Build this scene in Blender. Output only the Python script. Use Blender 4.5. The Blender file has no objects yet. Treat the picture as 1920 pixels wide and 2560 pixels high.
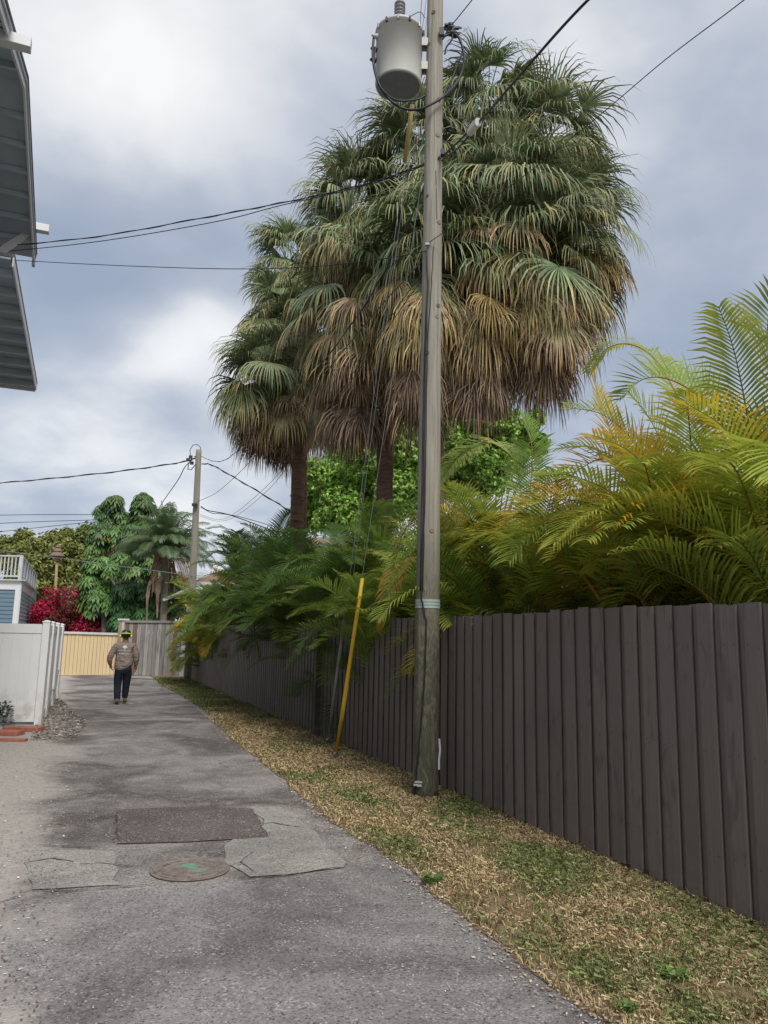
import bpy, bmesh, math, random
import numpy as np
from mathutils import Vector, Matrix, noise as mnoise
random.seed(7)
SC = bpy.context.scene
COL = SC.collection

# ------------------------------------------------------------------ camera
f = 1920.; TH = math.atan(316/1920.); PH = .021; CH = 1.7
_c, _s = math.cos(TH), math.sin(TH)
FW = Vector((0, _c, _s)); R0 = Vector((1, 0, 0)); U0 = Vector((0, -_s, _c))
RT = R0*math.cos(PH)+U0*math.sin(PH); UP = U0*math.cos(PH)-R0*math.sin(PH)
cam = bpy.data.cameras.new('camera'); cam.sensor_fit = 'VERTICAL'; cam.sensor_height = 36
cam.lens = 36*1920/2560.; cam.clip_end = 2000; cam.clip_start = .05
camo = bpy.data.objects.new('camera', cam); COL.objects.link(camo)
m = Matrix((RT, UP, -FW)).transposed().to_4x4(); m.translation = (0, 0, CH)
camo.matrix_world = m; SC.camera = camo
SC.render.resolution_x = 768; SC.render.resolution_y = 1024

def ray(x, y): return FW+RT*((x-960)/f)-UP*((y-1280)/f)
def G(x, y, z=0):
    d = ray(x, y); t = (z-CH)/d.z; return Vector((d.x*t, d.y*t, z))
def P(x, y, Y):
    d = ray(x, y); t = Y/d.y; return Vector((d.x*t, Y, CH+d.z*t))
AU = Vector((-.3601, .9329, 0)); AV = Vector((.9329, .3601, 0))     # along / across the alley
def AP(u, v, z=0): return AU*u+AV*v+Vector((0, 0, z))
def VP(x, y, v):                                                     # ray meets the upright plane at across-offset v
    d = ray(x, y); t = v/d.dot(AV); return d*t+Vector((0, 0, CH))

# ------------------------------------------------------------------ world, sun
def lnk(nt, a, b): nt.links.new(a, b)
w = bpy.data.worlds.new('World'); SC.world = w; w.use_nodes = True
nt = w.node_tree; N = nt.nodes; N.clear()
out = N.new('ShaderNodeOutputWorld'); bg = N.new('ShaderNodeBackground'); bg.inputs[1].default_value = .1
lnk(nt, bg.outputs[0], out.inputs[0])
SUN_EL, SUN_AZ = math.radians(50), math.radians(157)                # azimuth from +Y towards +X
sky = N.new('ShaderNodeTexSky'); sky.sky_type = 'NISHITA'; sky.sun_disc = False
sky.sun_elevation = SUN_EL; sky.sun_rotation = SUN_AZ
tc = N.new('ShaderNodeTexCoord')
sep = N.new('ShaderNodeSeparateXYZ'); lnk(nt, tc.outputs['Generated'], sep.inputs[0])
def M(op, a, b=None, c=None, clamp=False):
    n = N.new('ShaderNodeMath'); n.operation = op; n.use_clamp = clamp
    for i, v in enumerate((a, b, c)):
        if v is None: continue
        if isinstance(v, (int, float)): n.inputs[i].default_value = v
        else: lnk(nt, v, n.inputs[i])
    return n.outputs[0]
zz = M('ADD', M('MAXIMUM', sep.outputs[2], 0.0), .35)
cmb = N.new('ShaderNodeCombineXYZ')
lnk(nt, M('DIVIDE', sep.outputs[0], zz), cmb.inputs[0]); lnk(nt, M('DIVIDE', sep.outputs[1], zz), cmb.inputs[1])
cmb.inputs[2].default_value = 3.7
def wnoise(scale, det, rough, dist=0):
    n = N.new('ShaderNodeTexNoise'); n.inputs['Scale'].default_value = scale; n.inputs['Detail'].default_value = det
    n.inputs['Roughness'].default_value = rough; n.inputs['Distortion'].default_value = dist
    lnk(nt, cmb.outputs[0], n.inputs['Vector']); return n.outputs[0]
n1 = wnoise(1.5, 5, .5, .25); n2 = wnoise(4.2, 5, .52, .15)
fac = M('ADD', M('MULTIPLY', n1, .58), M('MULTIPLY', n2, .42))
def blob(px, py, deg, amp, sy=1.):
    d = ray(px, py).normalized()
    vm = N.new('ShaderNodeVectorMath'); vm.operation = 'DISTANCE'
    nv = N.new('ShaderNodeVectorMath'); nv.operation = 'NORMALIZE'; lnk(nt, tc.outputs['Generated'], nv.inputs[0])
    sc = N.new('ShaderNodeVectorMath'); sc.operation = 'MULTIPLY'; sc.inputs[1].default_value = (1, 1, sy)
    lnk(nt, nv.outputs[0], sc.inputs[0]); lnk(nt, sc.outputs[0], vm.inputs[0])
    vm.inputs[1].default_value = (d.x, d.y, d.z*sy)
    r = math.radians(deg); x = M('DIVIDE', vm.outputs['Value'], r)
    g = M('POWER', 2.718, M('MULTIPLY', M('MULTIPLY', x, x), -1.0))
    return M('MULTIPLY', g, amp)
for a in [(260, 660, 8, -.20, 1.6), (620, 620, 6, -.12, 1.4), (60, 820, 6, -.06, 1.5), (520, 820, 4.5, .30, 1.3), (400, 890, 3.5, .12, 1.5),
          (200, 960, 6, .12, 1.8), (250, 80, 10, .14, 1), (600, 180, 9, .06, 1), (1800, 640, 10, -.01, 1), (1780, 150, 8, .02, 1), (1500, 130, 5, .05, 1),
          (300, 1180, 10, .06, 2.2), (1520, 880, 7, -.05, 1.5), (330, 1010, 5, -.05, 2.5)]:
    fac = M('ADD', fac, blob(*a))
ramp = N.new('ShaderNodeValToRGB'); cr = ramp.color_ramp
cr.elements[0].position = .30; cr.elements[0].color = (2.5, 2.95, 3.8, 1)
cr.elements[1].position = .78; cr.elements[1].color = (7.4, 7.4, 7.3, 1)
for pos, c in [(.40, (2.95, 3.4, 4.15, 1)), (.48, (3.5, 3.85, 4.55, 1)), (.56, (4.6, 4.85, 5.3, 1)), (.64, (6.0, 6.1, 6.3, 1))]:
    e = cr.elements.new(pos); e.color = c
lnk(nt, fac, ramp.inputs[0])
mx = N.new('ShaderNodeMix'); mx.data_type = 'RGBA'; mx.inputs[0].default_value = .88
lnk(nt, sky.outputs[0], mx.inputs[6]); lnk(nt, ramp.outputs[0], mx.inputs[7])
lnk(nt, mx.outputs[2], bg.inputs[0])

sun = bpy.data.lights.new('sun', 'SUN'); sun.energy = 2.3; sun.angle = math.radians(22); sun.color = (1, .96, .9)
so = bpy.data.objects.new('sun', sun); COL.objects.link(so)
sd = Vector((math.sin(SUN_AZ)*math.cos(SUN_EL), math.cos(SUN_AZ)*math.cos(SUN_EL), math.sin(SUN_EL)))
so.rotation_euler = sd.to_track_quat('Z', 'Y').to_euler(); so.location = sd*50
vs = SC.view_settings; vs.view_transform = 'Standard'; vs.look = 'None'; vs.exposure = 0.5; vs.gamma = 1
try: vs.use_curve_mapping = False
except Exception: pass

# ------------------------------------------------------------------ helpers
def tag(o, label=None, cat=None, group=None, kind=None):
    if label: o['label'] = label
    if cat: o['category'] = cat
    if group: o['group'] = group
    if kind: o['kind'] = kind
    return o
def empty(name, loc, label, cat, group=None):
    o = bpy.data.objects.new(name, None); o.empty_display_size = .2; COL.objects.link(o); o.location = loc
    return tag(o, label, cat, group)

class MB:
    def __init__(s): s.v = []; s.f = []; s.c = []
    def add(s, vs, fs, col=(1, 1, 1)):
        b = len(s.v); s.v.extend([tuple(v) for v in vs]); s.f.extend([tuple(i+b for i in q) for q in fs])
        if col and isinstance(col[0], (tuple, list)): s.c.extend([tuple(c) for c in col])
        else: s.c.extend([tuple(col)]*len(vs))
    def box(s, c, sx, sy, sz, ax=None, col=(1, 1, 1), ch=0):
        """box centred at c, axes ax=(X,Y,Z) unit vectors; ch chamfers the four edges along Z"""
        X, Y, Z = ax or (Vector((1, 0, 0)), Vector((0, 1, 0)), Vector((0, 0, 1)))
        c = Vector(c); hx, hy, hz = sx/2, sy/2, sz/2
        if ch: prof = [(-hx+ch, -hy), (hx-ch, -hy), (hx, -hy+ch), (hx, hy-ch), (hx-ch, hy), (-hx+ch, hy), (-hx, hy-ch), (-hx, -hy+ch)]
        else: prof = [(-hx, -hy), (hx, -hy), (hx, hy), (-hx, hy)]
        n = len(prof)
        vs_ = [c+X*a+Y*b-Z*hz for a, b in prof]+[c+X*a+Y*b+Z*hz for a, b in prof]
        fs = [(i, (i+1) % n, n+(i+1) % n, n+i) for i in range(n)]+[tuple(range(n-1, -1, -1)), tuple(range(n, 2*n))]
        s.add(vs_, fs, col)
    def beam(s, a, b, w_, h_, up=Vector((0, 0, 1)), col=(1, 1, 1), ch=0):
        a = Vector(a); b = Vector(b); Z = (b-a).normalized(); X = up.cross(Z)
        X = X.normalized() if X.length > 1e-4 else Vector((1, 0, 0)); Y = Z.cross(X)
        s.box((a+b)/2, w_, h_, (b-a).length, (X, Y, Z), col, ch)
    def tube(s, pts, rad, n=8, col=(1, 1, 1), caps=True, cols=None, rf=None):
        pts = [Vector(p) for p in pts]; k = len(pts)
        if not hasattr(rad, '__len__'): rad = [rad]*k
        t = (pts[1]-pts[0]).normalized(); x = t.orthogonal().normalized(); vs_ = []; cc = []
        for i in range(k):
            t = (pts[min(i+1, k-1)]-pts[max(i-1, 0)]).normalized()
            x = (x-t*x.dot(t)).normalized(); y = t.cross(x)
            for j in range(n):
                a = 2*math.pi*j/n; r = rad[i]*(rf(i, a) if rf else 1)
                vs_.append(pts[i]+x*(math.cos(a)*r)+y*(math.sin(a)*r)); cc.append(cols[i] if cols else col)
        fs = [(i*n+j, i*n+(j+1) % n, (i+1)*n+(j+1) % n, (i+1)*n+j) for i in range(k-1) for j in range(n)]
        if caps: fs += [tuple(range(n-1, -1, -1)), tuple(range((k-1)*n, k*n))]
        s.add(vs_, fs, cc)
    def lathe(s, prof, c, n=32, col=(1, 1, 1), ax=None):
        X, Y, Z = ax or (Vector((1, 0, 0)), Vector((0, 1, 0)), Vector((0, 0, 1)))
        c = Vector(c); k = len(prof)
        vs_ = [c+X*(r*math.cos(2*math.pi*j/n))+Y*(r*math.sin(2*math.pi*j/n))+Z*z for r, z in prof for j in range(n)]
        fs = [(i*n+j, i*n+(j+1) % n, (i+1)*n+(j+1) % n, (i+1)*n+j) for i in range(k-1) for j in range(n)]
        fs += [tuple(range(n-1, -1, -1)), tuple(range((k-1)*n, k*n))]
        s.add(vs_, fs, col)
    def build(s, name, mat, parent=None, smooth=False, origin=None):
        me = bpy.data.meshes.new(name); me.from_pydata(s.v, [], s.f); me.update()
        ca = me.color_attributes.new('Col', 'FLOAT_COLOR', 'POINT')
        a = np.ones((len(s.v), 4), dtype=np.float32); a[:, :3] = np.array(s.c, dtype=np.float32).reshape(-1, 3)
        ca.data.foreach_set('color', a.ravel())
        me.materials.append(mat)
        if smooth: me.polygons.foreach_set('use_smooth', [True]*len(me.polygons))
        o = bpy.data.objects.new(name, me); COL.objects.link(o)
        off = origin if origin is not None else (parent_world(parent) if parent else None)
        if off is not None:
            me.transform(Matrix.Translation(-Vector(off)))
            if origin is not None and not parent: o.location = off
        if parent:
            o.parent = parent
        return o
def parent_world(p):
    l = Vector((0, 0, 0))
    while p: l += p.location; p = p.parent
    return l

def npmesh(name, v, fc, c, mat, parent=None, smooth=False):
    """v (n,3), fc (m,k) faces, c (n,3)"""
    me = bpy.data.meshes.new(name); nv, nf, k = len(v), len(fc), fc.shape[1]
    if parent: v = v-np.array(parent_world(parent))
    me.vertices.add(nv); me.vertices.foreach_set('co', v.astype(np.float32).ravel())
    me.loops.add(nf*k); me.loops.foreach_set('vertex_index', fc.astype(np.int32).ravel())
    me.polygons.add(nf); me.polygons.foreach_set('loop_start', np.arange(0, nf*k, k, dtype=np.int32))
    me.update(calc_edges=True)
    ca = me.color_attributes.new('Col', 'FLOAT_COLOR', 'POINT')
    a = np.ones((nv, 4), dtype=np.float32); a[:, :3] = c; ca.data.foreach_set('color', a.ravel())
    me.materials.append(mat)
    if smooth: me.polygons.foreach_set('use_smooth', [True]*nf)
    o = bpy.data.objects.new(name, me); COL.objects.link(o)
    if parent: o.parent = parent
    return o

def mixc(a, b, t): return tuple(a[i]*(1-t)+b[i]*t for i in range(3))
def jit(c, s=.15):
    k = 1+random.uniform(-s, s); return tuple(max(0, x*k*(1+random.uniform(-s, s)*.35)) for x in c)

# ------------------------------------------------------------------ materials
class MT:
    def __init__(s, name):
        s.m = bpy.data.materials.new(name); s.m.use_nodes = True; s.nt = s.m.node_tree; s.N = s.nt.nodes
        s.b = s.N['Principled BSDF']; s.tc = s.N.new('ShaderNodeTexCoord'); s.geo = s.N.new('ShaderNodeNewGeometry')
    def l(s, a, b): s.nt.links.new(a, b)
    def map(s, scale=(1, 1, 1), src='Object'):
        n = s.N.new('ShaderNodeMapping'); n.inputs['Scale'].default_value = scale
        s.l(s.geo.outputs['Position'] if src == 'World' else s.tc.outputs[src], n.inputs[0]); return n.outputs[0]
    def noise(s, vec, scale, det=3, rough=.5, dist=0, outp=0):
        n = s.N.new('ShaderNodeTexNoise'); n.inputs['Scale'].default_value = scale; n.inputs['Detail'].default_value = det
        n.inputs['Roughness'].default_value = rough; n.inputs['Distortion'].default_value = dist; s.l(vec, n.inputs['Vector']); return n.outputs[outp]
    def voro(s, vec, scale, feature='F1', outp='Distance', rnd=1):
        n = s.N.new('ShaderNodeTexVoronoi'); n.feature = feature; n.inputs['Scale'].default_value = scale
        n.inputs['Randomness'].default_value = rnd
        s.l(vec, n.inputs['Vector']); return n.outputs[outp]
    def math(s, op, a, b=None, clamp=False):
        n = s.N.new('ShaderNodeMath'); n.operation = op; n.use_clamp = clamp
        for i, v in enumerate((a, b)):
            if v is None: continue
            if isinstance(v, (int, float)): n.inputs[i].default_value = v
            else: s.l(v, n.inputs[i])
        return n.outputs[0]
    def rng(s, v, a, b, c=0, d=1, smooth=False):
        n = s.N.new('ShaderNodeMapRange'); s.l(v, n.inputs[0])
        if smooth: n.interpolation_type = 'SMOOTHSTEP'
        for i, x in enumerate((a, b, c, d)): n.inputs[i+1].default_value = x
        return n.outputs[0]
    def mix(s, fac, a, b, mode='MIX'):
        n = s.N.new('ShaderNodeMix'); n.data_type = 'RGBA'; n.blend_type = mode
        for i, v in ((0, fac), (6, a), (7, b)):
            if isinstance(v, (int, float)): n.inputs[i].default_value = v
            elif isinstance(v, tuple): n.inputs[i].default_value = (*v[:3], 1)
            else: s.l(v, n.inputs[i])
        return n.outputs[2]
    def attr(s):
        n = s.N.new('ShaderNodeAttribute'); n.attribute_name = 'Col'; return n.outputs['Color']
    def bump(s, h, st=.3, d=.02):
        n = s.N.new('ShaderNodeBump'); n.inputs['Strength'].default_value = st; n.inputs['Distance'].default_value = d
        s.l(h, n.inputs['Height']); s.l(n.outputs[0], s.b.inputs['Normal'])
    def fin(s, col, rough=.8, spec=.3, metal=0):
        if isinstance(col, tuple): s.b.inputs['Base Color'].default_value = (*col, 1)
        else: s.l(col, s.b.inputs['Base Color'])
        if isinstance(rough, (int, float)): s.b.inputs['Roughness'].default_value = rough
        else: s.l(rough, s.b.inputs['Roughness'])
        s.b.inputs['Specular IOR Level'].default_value = spec; s.b.inputs['Metallic'].default_value = metal
        return s.m
def gray(k): return (k, k, k)

def m_leaf(name, rough=.45, trans=.34, var=.25, spec=.4):
    t = MT(name); v = t.map(src='World'); n = t.noise(v, 9, 3, .6)
    k = t.rng(n, .3, .7, 1-var, 1+var); c = t.mix(1.0, t.attr(), k, 'MULTIPLY')
    t.fin(c, rough, spec)
    if trans:
        tr = t.N.new('ShaderNodeBsdfTranslucent'); t.l(c, tr.inputs[0]); ms = t.N.new('ShaderNodeMixShader')
        ms.inputs[0].default_value = trans; t.l(t.b.outputs[0], ms.inputs[1]); t.l(tr.outputs[0], ms.inputs[2])
        t.l(ms.outputs[0], t.N['Material Output'].inputs[0])
    return t.m
def m_plain(name, col=None, rough=.6, spec=.4, metal=0, var=.12, sc=8, bump=0, stretch=(1, 1, 1)):
    t = MT(name); v = t.map(stretch); n = t.noise(v, sc, 5, .6)
    k = t.rng(n, .3, .7, 1-var, 1+var)
    t.fin(t.mix(1.0, t.attr() if col is None else col, k, 'MULTIPLY'), rough, spec, metal)
    if bump: t.bump(n, bump, .01)
    return t.m
LEAF = m_leaf('leaf', trans=.42); FANLEAF = m_leaf('fan_leaf', .5, .12, .2); DRY = m_leaf('dry_frond', .8, .08, .3, .15)
BROAD = m_leaf('broad_leaf', .5, .22, .2)
GRASSM = m_leaf('grass_blade', .75, .2, .1, .15)
def m_white():
    t = MT('white_vinyl'); sp = t.N.new('ShaderNodeSeparateXYZ'); t.l(t.geo.outputs['Position'], sp.inputs[0]); n = t.noise(t.map((5, 5, 1.2), 'World'), 1, 5, .65)
    c = t.mix(t.rng(n, .3, .7), (.80, .80, .78), (.86, .86, .85)); dn = t.noise(t.map((4, 4, 3), 'World'), 1, 5, .7)
    c = t.mix(t.math('MULTIPLY', t.rng(sp.outputs[2], .7, .05), t.rng(dn, .42, .62, 0, .75)), c, (.42, .40, .33)); c = t.mix(t.rng(dn, .60, .72, 0, .3), c, (.52, .54, .46))
    return t.fin(c, .4, .45)
WHITE = m_white()
DIRTYW = m_plain('white_paint', (.50, .52, .53), .6, .3, var=.10, sc=4)
BLACKC = m_plain('black_cable', (.018, .018, .022), .5, .4)
STEEL = m_plain('galvanised_steel', (.32, .33, .34), .45, .5, .6, sc=20)
DSTEEL = m_plain('dark_steel', (.05, .05, .055), .5, .5, .5, sc=20)
VC = m_plain('painted_surface', None, .6, .35, var=.10, sc=6)
VCR = m_plain('rough_surface', None, .9, .2, var=.22, sc=14, bump=.3)
CLOTH = m_plain('cloth', None, .95, .1, var=.10, sc=30, bump=.2)

def m_fence():
    t = MT('dark_brown_stain'); v = t.map((60, 60, 1.6), 'World'); g = t.noise(v, 1, 4, .6, .6)
    v2 = t.map((9, 9, 2.6), 'World'); kn = t.noise(v2, 1, 2, .5, 1.2)
    blot = t.noise(t.map(src='World'), 1.3, 4, .55)
    c = t.mix(1.0, t.attr(), t.rng(g, .3, .7, .78, 1.16), 'MULTIPLY')
    c = t.mix(t.rng(kn, .60, .72, 0, .5), c, (.045, .036, .034))
    c = t.mix(t.rng(blot, .35, .7, 0, .45), c, (.17, .135, .122))
    sp_ = t.N.new('ShaderNodeSeparateXYZ'); t.l(t.geo.outputs['Position'], sp_.inputs[0]); dn = t.noise(t.map((3, 3, 8), 'World'), 1, 4, .7)
    c = t.mix(t.math('MULTIPLY', t.rng(sp_.outputs[2], .38, .02), t.rng(dn, .4, .62, 0, .8)), c, (.21, .165, .12))
    t.bump(g, .35, .006); return t.fin(c, t.rng(g, .3, .7, .55, .8), .3)
FENCE = m_fence()
def m_oldwood():
    t = MT('weathered_grey_wood'); v = t.map((40, 40, 1.2), 'World'); g = t.noise(v, 1, 4, .7, .8)
    st = t.noise(t.map((7, 7, .8), 'World'), 1, 5, .65)
    c = t.mix(1.0, t.attr(), t.rng(g, .3, .7, .6, 1.25), 'MULTIPLY')
    c = t.mix(t.rng(st, .52, .7, 0, .6), c, (.10, .075, .06)); t.bump(g, .4, .01)
    return t.fin(c, .9, .15)
OLDW = m_oldwood()
def m_cream():
    t = MT('cream_paint'); v = t.map((14, 14, .7), 'World'); g = t.noise(v, 1, 4, .65, .8)
    c = t.mix(t.rng(g, .6, .75, 0, .5), t.attr(), (.34, .24, .12)); return t.fin(c, .7, .3)
CREAM = m_cream()
def m_pole(name, a, b, dark, low):
    t = MT(name); v = t.map((22, 22, .9), 'World'); g = t.noise(v, 1, 5, .7, .5)
    v2 = t.map((16, 16, 5), 'World'); h = t.noise(v2, 1, 3, .5, 2.2)
    sp = t.N.new('ShaderNodeSeparateXYZ'); t.l(t.geo.outputs['Position'], sp.inputs[0])
    c = t.mix(t.rng(g, .34, .66), a, b)
    c = t.mix(t.rng(t.noise(t.map((46, 46, .35), 'World'), 1, 3, .6), .6, .70, 0, .7), c, dark)
    lw = t.rng(sp.outputs[2], 1.4, 3.6, 1, 0, True)
    lc = t.mix(t.rng(h, .44, .60), low, (.17, .155, .105))
    c = t.mix(lw, c, t.mix(t.rng(g, .4, .62, 0, .35), lc, (.05, .047, .035)))
    hs = t.math('ADD', g, t.math('MULTIPLY', h, .3))
    t.bump(hs, .6, .015); return t.fin(c, .88, .2)
POLE = m_pole('weathered_pole_wood', (.20, .185, .15), (.35, .33, .275), (.10, .09, .07), (.085, .085, .06))
FPOLE = m_pole('grey_pole_wood', (.22, .205, .165), (.30, .28, .23), (.15, .135, .105), (.07, .07, .05))
def m_trunk(name, a, b, sc=9):
    t = MT(name); v = t.map((2, 2, sc), 'World'); g = t.noise(v, 2, 4, .7, .4)
    c = t.mix(t.rng(g, .35, .65), a, b); t.bump(g, .8, .03); return t.fin(c, .92, .15)
PTRUNK = m_trunk('palm_trunk', (.09, .055, .038), (.20, .125, .085))
GTRUNK = m_trunk('grey_trunk', (.16, .14, .12), (.27, .235, .20), 12)
BARK = m_trunk('bark', (.10, .08, .06), (.2, .165, .125), 2)

# ------------------------------------------------------------------ ground shaders
def across(t):
    d = t.N.new('ShaderNodeVectorMath'); d.operation = 'DOT_PRODUCT'; t.l(t.geo.outputs['Position'], d.inputs[0])
    d.inputs[1].default_value = AV; return d.outputs['Value']
def m_asphalt(name, base, tint, chip=(.5, .47, .45), sandy=False, cracks=.5, stain=.5):
    t = MT(name); v = t.map(src='World')
    cells = t.voro(v, 95, outp='Color'); sepc = t.N.new('ShaderNodeSeparateColor'); t.l(cells, sepc.inputs[0])
    cd = t.voro(v, 95)
    fine = t.noise(v, 42, 4, .75)
    mid = t.noise(v, 2.6, 6, .68, .5); big = t.noise(v, .55, 5, .6, .8)
    c = t.mix(t.rng(big, .40, .60), base, tint)
    c = t.mix(t.rng(mid, .52, .78, 0, stain), c, tuple(x*.45 for x in base))
    c = t.mix(t.rng(mid, .46, .25, 0, .55), c, tuple(min(1, x*1.5) for x in tint))
    c = t.mix(1.0, c, t.rng(fine, .3, .7, .66, 1.32), 'MULTIPLY')
    cm = t.rng(t.noise(v, 5, 3, .6), .4, .62, .12, .75); c = t.mix(t.math('MULTIPLY', t.rng(sepc.outputs[0], .84, .97), cm), c, chip)
    c = t.mix(t.rng(sepc.outputs[1], .82, .95, 0, .6), c, tuple(x*.22 for x in base))
    if cracks:
        wv = t.N.new('ShaderNodeVectorMath'); wv.operation = 'ADD'
        sc = t.N.new('ShaderNodeVectorMath'); sc.operation = 'SCALE'; sc.inputs['Scale'].default_value = .55
        t.l(t.noise(v, 3.2, 5, .65, outp=1), sc.inputs[0]); t.l(v, wv.inputs[0]); t.l(sc.outputs[0], wv.inputs[1])
        e = t.voro(wv.outputs[0], .75, 'DISTANCE_TO_EDGE')
        msk = t.rng(t.noise(v, .9, 2, .5), .50, .58, 0, cracks)
        k = t.math('MULTIPLY', t.rng(e, .004, .011, 1, 0), msk); c = t.mix(k, c, (.045, .04, .038))
    if sandy:
        a = across(t); nn = t.noise(v, .8, 6, .7, .8)
        q = t.math('ADD', a, t.math('MULTIPLY', t.math('SUBTRACT', nn, .5), 1.7))
        sm = t.rng(q, .05, -.42, 0, 1, True)
        s2 = t.noise(v, 16, 6, .75); lit = t.noise(v, 34, 3, .6, 1.0)
        sandc = t.mix(t.rng(s2, .3, .7), (.29, .26, .235), (.46, .42, .385))
        sandc = t.mix(t.rng(lit, .62, .70, 0, .8), sandc, (.13, .08, .06))
        c = t.mix(sm, c, sandc)
        # sand washed along the right edge
    hgt = t.math('ADD', t.math('MULTIPLY', fine, .8), cd)
    t.bump(hgt, .6, .006); return t.fin(c, .93, .2)
ASPH = m_asphalt('asphalt', (.115, .098, .092), (.285, .26, .245), sandy=True, cracks=.6, stain=.75)
ASPH_NEW = m_asphalt('asphalt_smooth', (.145, .133, .130), (.245, .232, .226), cracks=.2, stain=.35, sandy=True)
ASPH_DK = m_asphalt('asphalt_brown', (.10, .083, .078), (.14, .118, .108), cracks=0, stain=.3)
CONC = m_asphalt('worn_concrete', (.235, .222, .203), (.32, .302, .275), chip=(.5, .48, .45), cracks=.5, stain=.35)
def m_soil(name, sand):
    t = MT(name); v = t.map(src='World'); a = t.noise(v, 1.4, 5, .65, .6); b = t.noise(v, 24, 5, .75); g = t.noise(v, .9, 4, .6, .5)
    if sand:
        c = t.mix(t.rng(a, .35, .65), (.33, .29, .265), (.45, .405, .37)); c = t.mix(t.rng(b, .56, .66, 0, .8), c, (.14, .10, .08))
        c = t.mix(t.rng(t.noise(v, 70, 2, .5), .3, .7), c, (.28, .25, .23))
    else:
        c = t.mix(t.rng(b, .35, .65), (.13, .085, .05), (.30, .215, .125)); c = t.mix(t.rng(g, .5, .62, 0, .55), c, (.10, .11, .045))
        c = t.mix(t.rng(a, .62, .74, 0, .7), c, (.25, .225, .20))
    t.bump(b, .8, .02); return t.fin(c, .95, .1)
SAND = m_soil('sandy_gravel', True); SOIL = m_soil('dry_turf_soil', False)

# ------------------------------------------------------------------ ground sheets
def densify(pts, step=.12, amp=.02, closed=True):
    o = []; n = len(pts)
    for i in range(n if closed else n-1):
        a, b = pts[i], pts[(i+1) % n]; k = max(1, int((b-a).length/step))
        d = (b-a); nv = Vector((-d.y, d.x, 0)); nv = nv.normalized() if nv.length else nv
        for j in range(k):
            p = a+d*(j/k)
            am = amp*min(1, (a-b).length)
            if 0 < j: p = p+nv*(mnoise.noise(Vector((p.x*3.1, p.y*3.1, 1)))*am*1.6+mnoise.noise(Vector((p.x*13, p.y*13, 5)))*am*.9)
            o.append(p)
    return o
def sheet(name, pts, z, mat, kind='structure', step=.12, amp=.02, label=None):
    pts = densify(pts, step, amp); bm = bmesh.new()
    vs_ = [bm.verts.new((p.x, p.y, z)) for p in pts]; fc = bm.faces.new(vs_); 
    if fc.normal.z < 0: fc.normal_flip()
    bmesh.ops.triangulate(bm, faces=[fc]); bm.normal_update()
    for q in bm.faces:
        if q.normal.z < 0: q.normal_flip()
    me = bpy.data.meshes.new(name); bm.to_mesh(me); bm.free(); me.materials.append(mat)
    o = bpy.data.objects.new(name, me); COL.objects.link(o); tag(o, label, None, None, kind); return o
b = MB(); b.add([(-400, -100, 0), (400, -100, 0), (400, 700, 0), (-400, 700, 0)], [(0, 1, 2, 3)])
tag(b.build('ground', SAND), 'pale sandy ground strewn with grit and debris', kind='structure')

edge_px = [(1523, 2559), (1375, 2470), (1255, 2375), (1165, 2300), (1075, 2235), (1040, 2185), (900, 2105), (800, 2035), (712, 1955),
           (640, 1895), (580, 1850), (535, 1810), (505, 1775), (455, 1742), (400, 1712), (385, 1697)]
edge = [G(*p) for p in edge_px]
e0 = edge[0]-AU*3; e0 = e0+AV*.9
road = [e0]+edge+[AP(33.6, .2), AP(33.9, -14), AP(24, -14), AP(20.8, -2.2), AP(14, -1.6), AP(8, -3), AP(-4, -3)]
sheet('road', road, .004, ASPH, amp=.05, step=.1, label='worn grey asphalt alley with patches and cracks')
# patches
sheet('asphalt_patch', [G(-60, 2262), G(200, 2235), G(430, 2222), G(600, 2204), G(700, 2196), G(868, 2172), G(1012, 2188), G(1060, 2235), G(1150, 2306), G(1360, 2472), G(1500, 2560), AP(-3, 2.0), AP(-3, -1.6)],
      .008, ASPH_NEW, amp=.03, label='smoother grey asphalt in the foreground of the alley')
sheet('concrete_patch', [G(626, 2020), G(700, 2020), G(742, 2040), G(800, 2100), G(868, 2160), G(858, 2172), G(720, 2190), G(625, 2196), G(560, 2160), G(560, 2118), G(600, 2090), G(640, 2060)], .012, CONC, amp=.03,
      label='pale worn concrete patch right of the manhole')
sheet('asphalt_patch', [G(292, 2028), G(460, 2020), G(630, 2024), G(672, 2096), G(480, 2108), G(292, 2113)], .0135, ASPH_DK, amp=.012, label='dark brown rectangular asphalt patch behind the manhole')
sheet('concrete_patch', [G(98, 2124), G(285, 2132), G(300, 2216), G(80, 2228), G(60, 2160)], .0115, CONC, amp=.05, label='pale patch left of the manhole')
sheet('concrete_patch', [G(190, 1717), G(290, 1712), G(355, 1716), G(372, 1702), G(410, 1703), G(398, 1728), G(250, 1727), G(196, 1726)], .009, CONC, amp=.05, label='pale slab across the far end of the alley')
sheet('concrete_patch', [G(470, 1760), G(505, 1768), G(548, 1788), G(545, 1802), G(525, 1800), G(500, 1782)], .0125, CONC, amp=.02, label='small pale concrete slab at the verge edge')
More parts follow.
